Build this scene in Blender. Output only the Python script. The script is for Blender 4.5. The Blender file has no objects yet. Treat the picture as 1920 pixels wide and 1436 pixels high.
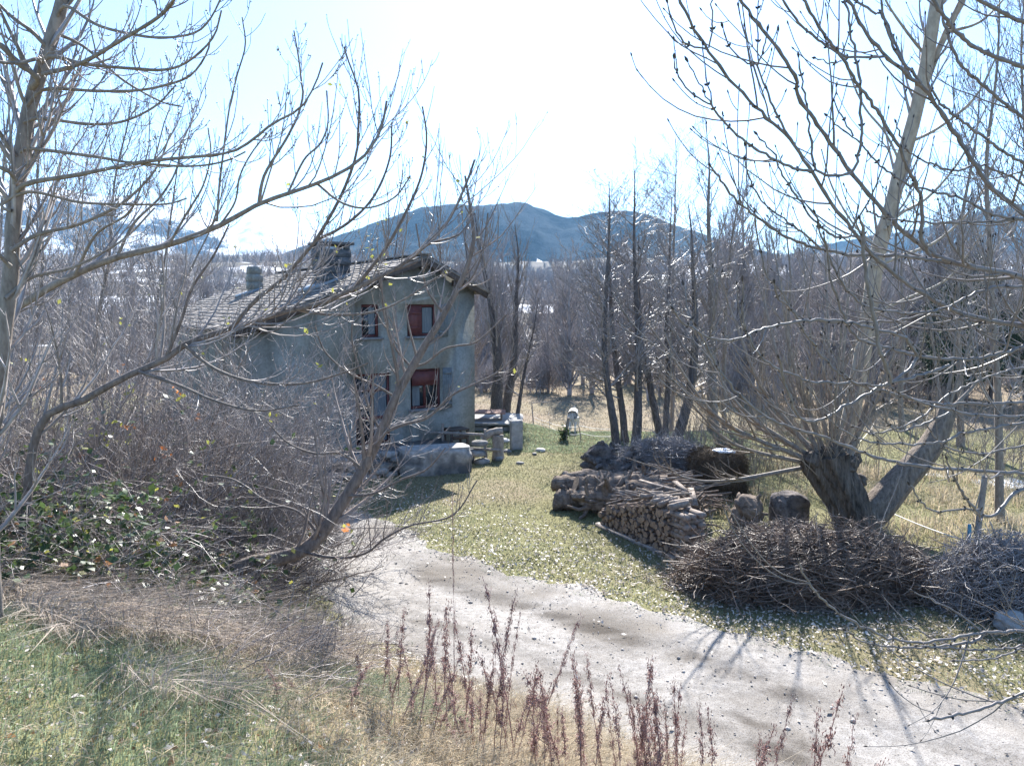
import bpy, bmesh, math
import numpy as np
from mathutils import Vector, Matrix

C = bpy.context.scene
COL = C.collection
R = math.radians

# ------------------------------------------------------------------ camera, sky, sun, exposure
CAM = np.array([0.0, 0.0, 4.6]); F = 1400.0; PITCH = R(6.0)
cam_data = bpy.data.cameras.new('camera'); cam = bpy.data.objects.new('camera', cam_data); COL.objects.link(cam)
cam.location = CAM; cam.rotation_euler = (R(90) - PITCH, 0, 0)
cam_data.sensor_width = 36.0; cam_data.lens = 36.0 * F / 1920.0
cam_data.clip_start = 0.05; cam_data.clip_end = 20000
C.camera = cam

SUN_AZ, SUN_EL = R(6.0), R(39.0)
w = bpy.data.worlds.new('World'); C.world = w; w.use_nodes = True
nt = w.node_tree
sky = nt.nodes.new('ShaderNodeTexSky'); sky.sky_type = 'NISHITA'; sky.sun_disc = False
sky.sun_elevation = SUN_EL; sky.sun_rotation = SUN_AZ
sky.altitude = 1800; sky.air_density = 1.0; sky.dust_density = 1.3; sky.ozone_density = 5.0
bg = nt.nodes['Background']; bg.inputs['Strength'].default_value = 0.078
nt.links.new(sky.outputs[0], bg.inputs['Color'])

sun_data = bpy.data.lights.new('sun', 'SUN'); sun = bpy.data.objects.new('sun', sun_data); COL.objects.link(sun)
sun_data.energy = 3.5; sun_data.angle = R(0.53); sun_data.color = (1.0, 0.965, 0.92)
SUN = Vector((math.sin(SUN_AZ) * math.cos(SUN_EL), math.cos(SUN_AZ) * math.cos(SUN_EL), math.sin(SUN_EL)))
sun.rotation_euler = SUN.to_track_quat('Z', 'Y').to_euler()

C.view_settings.view_transform = 'Standard'; C.view_settings.look = 'None'
C.view_settings.exposure = 2.3; C.view_settings.gamma = 1.0
cy = C.cycles
cy.use_denoising = True; cy.max_bounces = 6; cy.diffuse_bounces = 3; cy.glossy_bounces = 2
cy.transmission_bounces = 3; cy.volume_bounces = 0; cy.transparent_max_bounces = 4
cy.sample_clamp_indirect = 4.0
HAZE_DENSITY = 1.05e-4

# ------------------------------------------------------------------ noise
def _hash(ix, iy, seed):
    h = (ix.astype(np.int64) * 374761393 + iy.astype(np.int64) * 668265263 + seed * 1274126177) & 0x7fffffff
    h = ((h ^ (h >> 13)) * 1274126177) & 0x7fffffff
    return ((h ^ (h >> 16)) & 0xffff) / 65535.0
def vnoise(x, y, seed=0):
    x = np.asarray(x, float); y = np.asarray(y, float)
    ix = np.floor(x); iy = np.floor(y); fx = x - ix; fy = y - iy
    fx = fx * fx * (3 - 2 * fx); fy = fy * fy * (3 - 2 * fy)
    a = _hash(ix, iy, seed); b = _hash(ix + 1, iy, seed); c = _hash(ix, iy + 1, seed); d = _hash(ix + 1, iy + 1, seed)
    return (a * (1 - fx) + b * fx) * (1 - fy) + (c * (1 - fx) + d * fx) * fy
def fbm(x, y, seed=0, oct=4):
    s = 0.0; a = 0.5; x = np.asarray(x, float); y = np.asarray(y, float)
    for k in range(oct):
        s = s + a * (vnoise(x, y, seed + k * 17) - 0.5); x = x * 2.03 + 5.1; y = y * 2.03 + 1.7; a *= 0.5
    return s
def sstep(a, b, x):
    t = np.clip((x - a) / (b - a), 0, 1); return t * t * (3 - 2 * t)

# ------------------------------------------------------------------ camera rays
def ray(px, py):
    dx = (px - 960.0) / F; dy = -(py - 718.0) / F
    c, s = math.cos(PITCH), math.sin(PITCH)
    return np.array([dx, c + dy * s, -s + dy * c])
def at(px, py, Y):                       # the point seen at a pixel of the photograph, Y metres ahead
    d = ray(px, py); return CAM + d * (Y / d[1])

# ------------------------------------------------------------------ terrain
EDGE = np.array([(16, -4.5), (6, 3.4), (1.7, 6.7), (-3.4, 10.7), (-5.6, 12.0), (-9, 12.8), (-40, 14.0)], float)
def bank_dist(x, y):
    x = np.asarray(x, float); y = np.asarray(y, float)
    best = np.full(x.shape, 1e9); sgn = np.zeros(x.shape)
    for (ax, ay), (bx, by) in zip(EDGE[:-1], EDGE[1:]):
        dx, dy = bx - ax, by - ay; L2 = dx * dx + dy * dy
        t = np.clip(((x - ax) * dx + (y - ay) * dy) / L2, 0, 1)
        d = np.hypot(x - ax - t * dx, y - ay - t * dy)
        side = np.sign(dx * (y - ay) - dy * (x - ax))
        m = d < best; best = np.where(m, d, best); sgn = np.where(m, side, sgn)
    return best * np.where(sgn > 0, 1, -1)
def height(x, y):
    x = np.asarray(x, float); y = np.asarray(y, float)
    s = bank_dist(x, y)
    sp = np.clip(s, 0, None)
    z = 2.95 * (1 - np.exp(-(sp / 4.3) ** 1.25)) * 1.12
    z = z + fbm(x * 0.9, y * 0.9, 3, 4) * 0.16 * sstep(0.0, 1.0, np.abs(s)) * np.exp(-np.hypot(x, y) / 400)
    edge = 26.0 + 1.5 * np.clip(1.9 - x, 0, 2.4) + 0.45 * np.clip(-x - 0.5, 0, 14) + 1.2 * vnoise(x * 0.25, y * 0.0, 5)
    z = z - 3.6 * sstep(0, 10.5, y - edge) - 0.5 * sstep(12, 90, y - edge)
    far = np.clip(y - 150 + 0.25 * np.abs(x), 0, None)
    z = z + 0.062 * far * sstep(0, 160, far) + fbm(x / 190, y / 190, 9, 4) * 46 * sstep(60, 700, far)
    z = z + 0.35 * fbm(x / 14, y / 14, 21, 3) * sstep(30, 60, y)
    return z
def hz(x, y): return float(height(np.array([x]), np.array([y]))[0])
def ground(px, py, lift=0.0):            # where the ray of a pixel meets the terrain
    d = ray(px, py); t = np.linspace(1.2, 160, 9000)
    P = CAM + d[None] * t[:, None]
    below = P[:, 2] < height(P[:, 0], P[:, 1])
    k = int(np.argmax(below)) if below.any() else len(t) - 1
    p = P[k].copy(); p[2] = hz(p[0], p[1]) + lift
    return p

# ------------------------------------------------------------------ objects
def tag(o, label=None, cat=None, group=None, kind=None):
    if label: o['label'] = label
    if cat: o['category'] = cat
    if group: o['group'] = group
    if kind: o['kind'] = kind
    return o
def empty(name, loc, label, cat, group=None):
    o = bpy.data.objects.new(name, None); COL.objects.link(o); o.location = Vector([float(v) for v in loc]); o.empty_display_size = 0.2
    return tag(o, label, cat, group)
class Acc:
    """collects faces; build() links them as ONE mesh object"""
    def __init__(s): s.V = []; s.Q = []; s.T = []; s.n = 0; s.col = []
    def add(s, V, Q=None, T=None):
        V = np.asarray(V, np.float32).reshape(-1, 3)
        if Q is not None and len(Q): s.Q.append(np.asarray(Q, np.int64).reshape(-1, 4) + s.n)
        if T is not None and len(T): s.T.append(np.asarray(T, np.int64).reshape(-1, 3) + s.n)
        s.V.append(V); s.n += len(V); return s
    def build(s, name, m, parent=None, loc=None, smooth=True, attr=None):
        V = np.concatenate(s.V) if s.V else np.zeros((0, 3), np.float32)
        if parent is not None and loc is None: loc = np.array(parent.location)
        if loc is not None: V = V - np.asarray(loc, np.float32)[None]
        Q = np.concatenate(s.Q) if s.Q else np.zeros((0, 4), np.int64)
        T = np.concatenate(s.T) if s.T else np.zeros((0, 3), np.int64)
        me = bpy.data.meshes.new(name)
        me.vertices.add(len(V)); me.vertices.foreach_set('co', V.astype(np.float32).ravel())
        li = np.concatenate([Q.ravel(), T.ravel()]).astype(np.int32)
        me.loops.add(len(li)); me.loops.foreach_set('vertex_index', li)
        st = np.concatenate([np.arange(len(Q)) * 4, len(Q) * 4 + np.arange(len(T)) * 3]).astype(np.int32)
        me.polygons.add(len(st)); me.polygons.foreach_set('loop_start', st)
        try: me.polygons.foreach_set('loop_total', np.concatenate([np.full(len(Q), 4), np.full(len(T), 3)]).astype(np.int32))
        except Exception: pass
        if smooth: me.polygons.foreach_set('use_smooth', np.ones(len(st), bool))
        if attr is not None:
            for an, av in attr.items():
                a = me.color_attributes.new(an, 'FLOAT_COLOR', 'POINT')
                a.data.foreach_set('color', np.asarray(av, np.float32).ravel())
        me.update(calc_edges=True)
        me.materials.append(m)
        o = bpy.data.objects.new(name, me); COL.objects.link(o)
        if parent is not None: o.parent = parent
        if name in ('buds', 'cones', 'leaves'): o['kind'] = 'stuff'
        if loc is not None and parent is None: o.location = Vector([float(v) for v in loc])
        return o
def box(acc, c, half, ax=None):
    ax = np.eye(3) if ax is None else np.asarray(ax, float)
    V = [np.asarray(c, float) + sum(sg * h * a for sg, h, a in zip((i, j, k), half, ax)) for i in (-1, 1) for j in (-1, 1) for k in (-1, 1)]
    Qs = np.array([(0, 1, 3, 2), (4, 6, 7, 5), (0, 4, 5, 1), (2, 3, 7, 6), (0, 2, 6, 4), (1, 5, 7, 3)])
    if np.linalg.det(ax) < 0: Qs = Qs[:, ::-1]
    acc.add(V, Qs)
def copy_tree(o, parent=None):
    c = o.copy(); COL.objects.link(c)
    if parent is not None: c.parent = parent
    for ch in list(o.children): copy_tree(ch, c)
    return c

# ------------------------------------------------------------------ tubes and branches (batches of polylines)
def norm(v): return v / np.maximum(np.linalg.norm(v, axis=-1, keepdims=True), 1e-9)
def tubes(acc, P, Rr, sides=3, cap=False, jit=0.0, rng=None):
    P = np.asarray(P, float); Rr = np.asarray(Rr, float)
    if P.ndim == 2: P = P[None]; Rr = Rr[None]
    N, n, _ = P.shape
    if N == 0: return
    T = np.empty_like(P); T[:, 1:-1] = P[:, 2:] - P[:, :-2]; T[:, 0] = P[:, 1] - P[:, 0]; T[:, -1] = P[:, -1] - P[:, -2]
    T = norm(T); ch = norm(P[:, -1] - P[:, 0])
    ref = np.zeros((N, 3)); ref[np.arange(N), np.argmin(np.abs(ch), axis=1)] = 1
    U = norm(np.cross(T, ref[:, None, :])); W = np.cross(T, U)
    a = np.arange(sides) / sides * 2 * np.pi
    rr = Rr[:, :, None] * np.ones(sides)
    if jit and rng is not None: rr = rr * (1 + jit * rng.uniform(-1, 1, rr.shape))
    V = P[:, :, None, :] + rr[..., None] * (np.cos(a)[None, None, :, None] * U[:, :, None, :] + np.sin(a)[None, None, :, None] * W[:, :, None, :])
    idx = np.arange(N * n * sides).reshape(N, n, sides)
    q = np.stack([idx[:, :-1], np.roll(idx, -1, 2)[:, :-1], np.roll(idx, -1, 2)[:, 1:], idx[:, 1:]], -1).reshape(-1, 4)
    acc.add(V, q)
    if cap:
        for e, fl in ((0, True), (-1, False)):
            Vc = np.concatenate([V[:, e], P[:, e][:, None, :]], 1)
            k = np.arange(N)[:, None] * (sides + 1)
            i = np.arange(sides)
            t = np.stack([k + i, k + (i + 1) % sides, np.broadcast_to(k + sides, (N, sides))], -1)
            if fl: t = t[..., ::-1]
            acc.add(Vc, None, t.reshape(-1, 3))
def resample(pts, n, smooth=2):
    pts = np.asarray(pts, float)
    if len(pts) > 2 and smooth:                                 # Catmull-Rom through the given points
        p = np.vstack([2 * pts[0] - pts[1], pts, 2 * pts[-1] - pts[-2]]); out = []
        for i in range(1, len(p) - 2):
            t = np.linspace(0, 1, 12, endpoint=False)[:, None]
            out.append(0.5 * (2 * p[i] + (p[i + 1] - p[i - 1]) * t + (2 * p[i - 1] - 5 * p[i] + 4 * p[i + 1] - p[i + 2]) * t ** 2 + (3 * p[i] - p[i - 1] - 3 * p[i + 1] + p[i + 2]) * t ** 3))
        pts = np.vstack(out + [pts[-1:]])
    L = np.r_[0, np.cumsum(np.linalg.norm(np.diff(pts[:, :3], axis=0), axis=1))]
    s = np.linspace(0, L[-1], n)
    return np.stack([np.interp(s, L, pts[:, k]) for k in range(pts.shape[1])], 1)
def plen(P): return np.linalg.norm(np.diff(P, axis=1), axis=2).sum(1)
UP = np.array([0, 0, 1.0])
def grow(rng, P, Rr, dens, t0, t1, lmul, lmin, lmax, ang, up, wig, npts=5, rr=0.6, rend=0.0012, rmin=0.0015, count=None, taper_t=0.6, bias=None):
    """children of a batch of polylines; up bends them to the sky as they go"""
    N, n, _ = P.shape; L = plen(P)
    cnt = rng.poisson(L * dens * (t1 - t0)) if count is None else rng.poisson(np.full(N, float(count)))
    pi = np.repeat(np.arange(N), cnt); M = len(pi)
    if M == 0: return np.zeros((0, npts, 3)), np.zeros((0, npts))
    t = rng.uniform(t0, t1, M); f = t * (n - 1); k = np.minimum(f.astype(int), n - 2); u = (f - k)[:, None]
    p = P[pi, k] * (1 - u) + P[pi, k + 1] * u
    T = norm(P[pi, k + 1] - P[pi, k]); r0 = Rr[pi, k] * (1 - u[:, 0]) + Rr[pi, k + 1] * u[:, 0]
    ref = norm(rng.normal(size=(M, 3))); S = norm(np.cross(T, ref))
    a = ang * rng.uniform(0.7, 1.3, M)
    d = np.cos(a)[:, None] * T + np.sin(a)[:, None] * S
    if bias is not None: d = norm(d + np.asarray(bias)[None])
    ln = np.clip(L[pi] * lmul * (1 - taper_t * t) * rng.uniform(0.55, 1.25, M), lmin * rng.uniform(0.5, 1.1, M), lmax)
    out = np.empty((M, npts, 3)); out[:, 0] = p; st = (ln / (npts - 1))[:, None]
    for i in range(1, npts):
        d = norm(d + UP * up / (npts - 1) * 2 * rng.uniform(0.6, 1.4, (M, 1)) + rng.normal(size=(M, 3)) * wig)
        out[:, i] = out[:, i - 1] + d * st
    rs = np.maximum(np.minimum(r0 * rr, 0.004 + ln * 0.02), rmin)
    tt = np.linspace(0, 1, npts)[None]
    return out, rs[:, None] * (1 - tt) + np.minimum(rend, rs)[:, None] * tt
def leaves(acc, rng, pts, size, flat=0.5, curl=0.25, aspect=0.6):
    """small bent leaf quads (two faces each)"""
    N = len(pts); nrm = norm(rng.normal(size=(N, 3)) * (1 - flat) + UP * flat)
    a = norm(np.cross(nrm, rng.normal(size=(N, 3)))); b = np.cross(nrm, a)
    s = (size * rng.uniform(0.6, 1.3, N))[:, None]; c = (curl * rng.uniform(-1, 1, N))[:, None] * s
    V = np.stack([pts - a * s, pts - b * s * aspect + nrm * c, pts + b * s * aspect + nrm * c, pts + a * s], 1)
    i = np.arange(N)[:, None] * 4
    acc.add(V, None, np.concatenate([i + [0, 1, 2], i + [1, 3, 2]]))
def blades(acc, rng, pts, h, wd, lean=0.5, dirv=None, bend=0.5):
    """grass blades: a quad and a tip"""
    N = len(pts); h = h * rng.uniform(0.5, 1.3, N); wd = wd * rng.uniform(0.7, 1.3, N)
    th = rng.uniform(0, 2 * np.pi, N); d = np.stack([np.cos(th), np.sin(th), 0 * th], 1)
    if dirv is not None: d = d + np.asarray(dirv)[None]
    sd = norm(np.stack([-np.sin(th), np.cos(th), 0 * th], 1) + rng.normal(size=(N, 3)) * 0.3) * wd[:, None] * 0.5
    l = (lean * rng.uniform(0.2, 1.3, N) * h)[:, None] * d
    m = pts + l * 0.35 + UP * (h * 0.55)[:, None]; tip = pts + l * (1 + bend) + UP * (h * np.clip(1 - 0.3 * lean, 0.3, 1))[:, None]
    V = np.stack([pts - sd, pts + sd, m - sd * 0.75, m + sd * 0.75, tip], 1)
    i = np.arange(N)[:, None] * 5
    acc.add(V, (i + [0, 1, 3, 2]), (i + [2, 3, 4]))

# ------------------------------------------------------------------ materials
def mat(name, c1, c2, scale=6.0, rough=0.85, bump=0.3, spec=0.3, trans=0.0, c3=None, scale3=1.0, stretch=None, random=0.0, bdist=0.02):
    m = bpy.data.materials.new(name); m.use_nodes = True; n = m.node_tree.nodes; l = m.node_tree.links
    b = n['Principled BSDF']; out = n['Material Output']
    tc = n.new('ShaderNodeTexCoord'); src = tc.outputs['Object']
    if stretch:
        mp = n.new('ShaderNodeMapping'); mp.inputs['Scale'].default_value = stretch; l.new(src, mp.inputs[0]); src = mp.outputs[0]
    nz = n.new('ShaderNodeTexNoise'); nz.inputs['Scale'].default_value = scale; nz.inputs['Detail'].default_value = 6; nz.inputs['Roughness'].default_value = 0.65
    l.new(src, nz.inputs['Vector'])
    rp = n.new('ShaderNodeValToRGB'); rp.color_ramp.elements[0].position = 0.33; rp.color_ramp.elements[1].position = 0.67
    rp.color_ramp.elements[0].color = (*c1, 1); rp.color_ramp.elements[1].color = (*c2, 1)
    l.new(nz.outputs['Fac'], rp.inputs[0]); col = rp.outputs[0]
    if c3 is not None:
        n3 = n.new('ShaderNodeTexNoise'); n3.inputs['Scale'].default_value = scale3; n3.inputs['Detail'].default_value = 3
        l.new(tc.outputs['Object'], n3.inputs['Vector'])
        r3 = n.new('ShaderNodeValToRGB'); r3.color_ramp.elements[0].position = 0.48; r3.color_ramp.elements[1].position = 0.66
        l.new(n3.outputs['Fac'], r3.inputs[0])
        mx = n.new('ShaderNodeMixRGB'); mx.inputs[2].default_value = (*c3, 1); l.new(r3.outputs[0], mx.inputs[0]); l.new(col, mx.inputs[1]); col = mx.outputs[0]
    if random:
        g = n.new('ShaderNodeNewGeometry'); hs = n.new('ShaderNodeHueSaturation')
        mr = n.new('ShaderNodeMapRange'); mr.inputs[3].default_value = 1 - random; mr.inputs[4].default_value = 1 + random
        l.new(g.outputs['Random Per Island'], mr.inputs[0]); l.new(mr.outputs[0], hs.inputs['Value']); l.new(col, hs.inputs['Color']); col = hs.outputs[0]
    l.new(col, b.inputs['Base Color']); b.inputs['Roughness'].default_value = rough; b.inputs['Specular IOR Level'].default_value = spec
    if bump:
        bp = n.new('ShaderNodeBump'); bp.inputs['Strength'].default_value = bump; bp.inputs['Distance'].default_value = bdist
        l.new(nz.outputs['Fac'], bp.inputs['Height']); l.new(bp.outputs[0], b.inputs['Normal'])
    if trans:
        tr = n.new('ShaderNodeBsdfTranslucent'); l.new(col, tr.inputs['Color'])
        ms = n.new('ShaderNodeMixShader'); ms.inputs[0].default_value = trans
        l.new(b.outputs[0], ms.inputs[1]); l.new(tr.outputs[0], ms.inputs[2]); l.new(ms.outputs[0], out.inputs['Surface'])
    return m
M = {}
M['bark_grey'] = mat('grey bark', (0.13, 0.105, 0.085), (0.27, 0.23, 0.19), 22, 0.75, 0.5, 0.4, stretch=(1, 1, .35), bdist=0.01)
M['bark_brown'] = mat('brown bark', (0.09, 0.072, 0.063), (0.22, 0.18, 0.152), 22, 0.75, 0.6, 0.35, stretch=(1, 1, .35), bdist=0.01)
M['bark_dark'] = mat('dark alder bark', (0.055, 0.05, 0.05), (0.15, 0.13, 0.12), 18, 0.85, 0.5, 0.3, stretch=(1, 1, .4), bdist=0.01)
M['bark_pale'] = mat('pale poplar bark', (0.24, 0.20, 0.15), (0.40, 0.34, 0.26), 9, 0.7, 0.35, 0.4, stretch=(1, 1, .5), bdist=0.01)
M['bark_old'] = mat('furrowed old willow bark', (0.045, 0.036, 0.03), (0.22, 0.18, 0.145), 7, 0.95, 1.0, 0.2, stretch=(2.2, 2.2, .3), bdist=0.12)
M['twig_ash'] = mat('ash twig bark', (0.10, 0.09, 0.085), (0.20, 0.175, 0.16), 30, 0.5, 0.2, 0.5, bdist=0.003)
M['twig_brown'] = mat('brown twigs', (0.165, 0.135, 0.12), (0.30, 0.25, 0.22), 8, 0.45, 0, 0.5, random=0.3)
M['brush'] = mat('brown brushwood', (0.115, 0.082, 0.062), (0.25, 0.185, 0.14), 3, 0.5, 0, 0.4, random=0.4)
M['side_bark'] = mat('willow limb bark', (0.10, 0.08, 0.065), (0.27, 0.22, 0.175), 9, 0.9, 0.9, 0.2, stretch=(2, 2, .35), bdist=0.05)
M['twig_grey'] = mat('grey twigs', (0.17, 0.152, 0.145), (0.33, 0.295, 0.28), 8, 0.45, 0, 0.5, random=0.3)
M['twig_far'] = mat('far alder twigs', (0.20, 0.178, 0.172), (0.33, 0.295, 0.285), 1.2, 0.7, 0, 0.4, random=0.3)
M['twig_tan'] = mat('tan willow twigs', (0.18, 0.14, 0.105), (0.31, 0.25, 0.19), 4, 0.5, 0, 0.5, random=0.25)
M['bud'] = mat('black ash buds', (0.03, 0.027, 0.025), (0.07, 0.055, 0.05), 30, 0.7, 0, 0.3)
M['grass'] = mat('green grass', (0.13, 0.185, 0.095), (0.30, 0.345, 0.22), 2.5, 0.5, 0, 0.5, trans=0.5, random=0.35)
M['grass_lawn'] = mat('short winter grass', (0.16, 0.165, 0.085), (0.34, 0.31, 0.19), 0.9, 0.7, 0, 0.3, trans=0.4, random=0.35)
M['grass_dry'] = mat('dry straw grass', (0.32, 0.25, 0.16), (0.56, 0.47, 0.33), 2.5, 0.6, 0, 0.4, trans=0.4, random=0.35)
M['grass_dead'] = mat('brown dead grass', (0.27, 0.215, 0.17), (0.46, 0.39, 0.32), 2.5, 0.6, 0, 0.4, trans=0.35, random=0.35)
M['grass_field'] = mat('matted paddock grass', (0.19, 0.155, 0.10), (0.36, 0.30, 0.21), 0.6, 0.7, 0, 0.3, trans=0.35, random=0.4)
M['litter'] = mat('bleached fallen leaves', (0.28, 0.24, 0.20), (0.60, 0.55, 0.49), 3.5, 0.55, 0, 0.5, trans=0.25, random=0.35)
M['litter_brown'] = mat('brown fallen leaves', (0.20, 0.10, 0.05), (0.36, 0.20, 0.10), 3.5, 0.6, 0, 0.4, trans=0.35, random=0.4)
M['leaf_green'] = mat('glossy bramble leaves', (0.03, 0.06, 0.02), (0.09, 0.13, 0.04), 5, 0.35, 0, 0.5, trans=0.4, random=0.4)
M['leaf_yellow'] = mat('yellow green leaves', (0.22, 0.24, 0.05), (0.36, 0.34, 0.08), 5, 0.45, 0, 0.5, trans=0.5, random=0.3)
M['leaf_orange'] = mat('orange withered leaves', (0.40, 0.12, 0.03), (0.55, 0.22, 0.06), 5, 0.5, 0, 0.4, trans=0.5, random=0.3)
M['weed'] = mat('dried reddish weed', (0.30, 0.18, 0.16), (0.50, 0.33, 0.29), 9, 0.7, 0, 0.3, trans=0.2, random=0.3)

# ================================================================== THE SETTING
def ground_material():
    m = bpy.data.materials.new('meadow ground'); m.use_nodes = True; n = m.node_tree.nodes; l = m.node_tree.links
    b = n['Principled BSDF']; tc = n.new('ShaderNodeTexCoord'); at_ = n.new('ShaderNodeAttribute'); at_.attribute_name = 'cover'
    sp = n.new('ShaderNodeSeparateColor'); l.new(at_.outputs['Color'], sp.inputs[0])
    def noise(sc, det=5):
        z = n.new('ShaderNodeTexNoise'); z.inputs['Scale'].default_value = sc; z.inputs['Detail'].default_value = det; z.inputs['Roughness'].default_value = 0.7
        l.new(tc.outputs['Object'], z.inputs['Vector']); return z.outputs['Fac']
    def ramp(f, c1, c2, p1=.35, p2=.65):
        r = n.new('ShaderNodeValToRGB'); r.color_ramp.elements[0].position = p1; r.color_ramp.elements[1].position = p2
        r.color_ramp.elements[0].color = (*c1, 1); r.color_ramp.elements[1].color = (*c2, 1); l.new(f, r.inputs[0]); return r.outputs[0]
    def mix(f, a, c):
        x = n.new('ShaderNodeMixRGB'); l.new(f, x.inputs[0]); l.new(a, x.inputs[1]); l.new(c, x.inputs[2]); return x.outputs[0]
    fine, mid, big = noise(28), noise(3.2), noise(0.35, 3)
    green = mix(mid, ramp(fine, (0.085, 0.10, 0.035), (0.20, 0.20, 0.085)), ramp(fine, (0.15, 0.135, 0.065), (0.27, 0.235, 0.13)))
    straw = mix(mid, ramp(fine, (0.14, 0.11, 0.075), (0.26, 0.21, 0.145)), ramp(noise(5), (0.17, 0.115, 0.085), (0.28, 0.22, 0.15)))
    wood = mix(ramp(noise(0.06, 4), (0, 0, 0), (1, 1, 1)), ramp(noise(0.5), (0.06, 0.05, 0.048), (0.12, 0.10, 0.092)), ramp(noise(0.3), (0.045, 0.05, 0.035), (0.12, 0.10, 0.07)))
    snow = ramp(mid, (0.78, 0.79, 0.80), (0.86, 0.86, 0.87))
    c = mix(sp.outputs[0], green, straw); c = mix(sp.outputs[1], c, wood); c = mix(sp.outputs[2], c, snow)
    l.new(c, b.inputs['Base Color']); b.inputs['Roughness'].default_value = 0.95; b.inputs['Specular IOR Level'].default_value = 0.15
    bp = n.new('ShaderNodeBump'); bp.inputs['Strength'].default_value = 0.6; bp.inputs['Distance'].default_value = 0.05
    l.new(fine, bp.inputs['Height']); l.new(bp.outputs[0], b.inputs['Normal'])
    return m
M['ground'] = ground_material()

def build_terrain():
    nr, na = 640, 420
    rr = 1.2 * (5200 / 1.2) ** (np.arange(nr) / (nr - 1.0)); aa = np.linspace(R(-98), R(98), na)
    Rg, Ag = np.meshgrid(rr, aa, indexing='ij')
    x = Rg * np.sin(Ag); y = Rg * np.cos(Ag) - 3.5
    z = height(x, y)
    V = np.stack([x, y, z], -1).reshape(-1, 3)
    i = np.arange(nr * na).reshape(nr, na)
    q = np.stack([i[:-1, :-1], i[1:, :-1], i[1:, 1:], i[:-1, 1:]], -1).reshape(-1, 4)[:, ::-1]
    s = bank_dist(x, y)
    edge = 26.0 + 1.5 * np.clip(1.9 - x, 0, 2.4) + 0.45 * np.clip(-x - 0.5, 0, 14)
    straw = sstep(-0.5, 3, y - edge - 0.5) * np.clip(0.85 + 1.2 * fbm(x / 6, y / 6, 31), 0, 1)
    straw = np.maximum(straw, sstep(0.1, 1.4, fbm(x / 2.2, y / 2.2, 41) * 3 + 0.35) * 0.75 * (s < 0))
    straw = np.maximum(straw, 0.8 * sstep(0.0, 0.5, s) * (1 - sstep(2.5, 4, s)))
    wood = sstep(95, 150, y + fbm(x / 20, y / 20, 51) * 60)
    sn = sstep(0.10, 0.14, fbm(x / 60, y / 34, 61, 5)) * sstep(170, 260, y) * (y < 900)
    sn = np.maximum(sn, sstep(0.19, 0.22, fbm(x / 14, y / 5, 63, 3)) * sstep(90, 120, y) * (y < 200))
    g = ground(1745, 889)
    sn = np.maximum(sn, sstep(1.0, 0.7, np.hypot((x - g[0]) / 0.55, (y - g[1]) / 0.35) + fbm(x * 2, y * 2, 8) * 1.2))
    g = ground(1885, 905); sn = np.maximum(sn, sstep(1.0, 0.7, np.hypot((x - g[0]) / 1.1, (y - g[1]) / 0.5) + fbm(x * 1.6, y * 1.6, 18) * 2.4))
    one = np.ones_like(x)
    cov = np.stack([straw, wood, sn, one], -1).reshape(-1, 4)
    a = Acc(); a.add(V, q)
    o = a.build('ground', M['ground'], attr={'cover': cov}); tag(o, kind='structure')
build_terrain()

def mountain(name, label, prof, d0, d1, d2, seed, m, nr=110, na=300, rough=0.17, snow=None, zbase=0.0):
    """a massif: its skyline seen from the house lies d1 metres away, its foot at d0, its back foot at d2"""
    px = np.array([p[0] for p in prof], float); py = np.array([p[1] for p in prof], float)
    az = np.arctan2((px - 960) / F, math.cos(PITCH) - (py - 718) / F * math.sin(PITCH))
    el = []
    for X, Y in prof:
        d = ray(X, Y); el.append(d[2] / math.hypot(d[0], d[1]))
    el = np.array(el); pad = R(14)
    az = np.r_[az[0] - pad, az, az[-1] + pad]; el = np.r_[max(el[0] - .05, .0), el, max(el[-1] - .05, .0)]
    A = np.linspace(az[0], az[-1], na); Rr = np.linspace(d0, d2, nr)
    Rg, Ag = np.meshgrid(Rr, A, indexing='ij')
    x = Rg * np.sin(Ag); y = Rg * np.cos(Ag)
    E = np.interp(A, az, el)[None, :] * d1 + CAM[2]
    up = np.clip((Rg - d0) / (d1 - d0), 0, 1); dn = np.clip((d2 - Rg) / (d2 - d1), 0, 1)
    t = np.where(Rg <= d1, up ** 1.25, dn ** 0.9)
    k = d1 / 2400
    nz = fbm(x / (420 * k), y / (420 * k), seed, 6)
    ridg = -np.abs(fbm(x / (260 * k) + 7, y / (520 * k), seed + 5, 5)) * 2 + 0.3
    z = zbase + (E - zbase) * t + (nz + ridg * 0.6) * E * rough * 4 * t * (1 - t) * 2.4 + fbm(x / 34, y / 34, seed + 9, 4) * 13 * k
    z = z - 25 * (1 - sstep(0, 0.06, up)) - 25 * (1 - sstep(0, .06, dn))
    gz = np.gradient(z, axis=0) / ((d2 - d0) / nr)
    sn = snow(x, y, z, gz, t) if snow is not None else np.zeros_like(x)
    cov = np.stack([sn, fbm(x / (150 * k), y / (150 * k), seed + 3, 4) + 0.5, t, np.ones_like(x)], -1).reshape(-1, 4)
    i = np.arange(nr * na).reshape(nr, na)
    q = np.stack([i[:-1, :-1], i[1:, :-1], i[1:, 1:], i[:-1, 1:]], -1).reshape(-1, 4)[:, ::-1]
    a = Acc(); a.add(np.stack([x, y, z], -1).reshape(-1, 3), q)
    o = a.build(name, m, attr={'cover': cov}); tag(o, label, kind='structure'); return o
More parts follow.
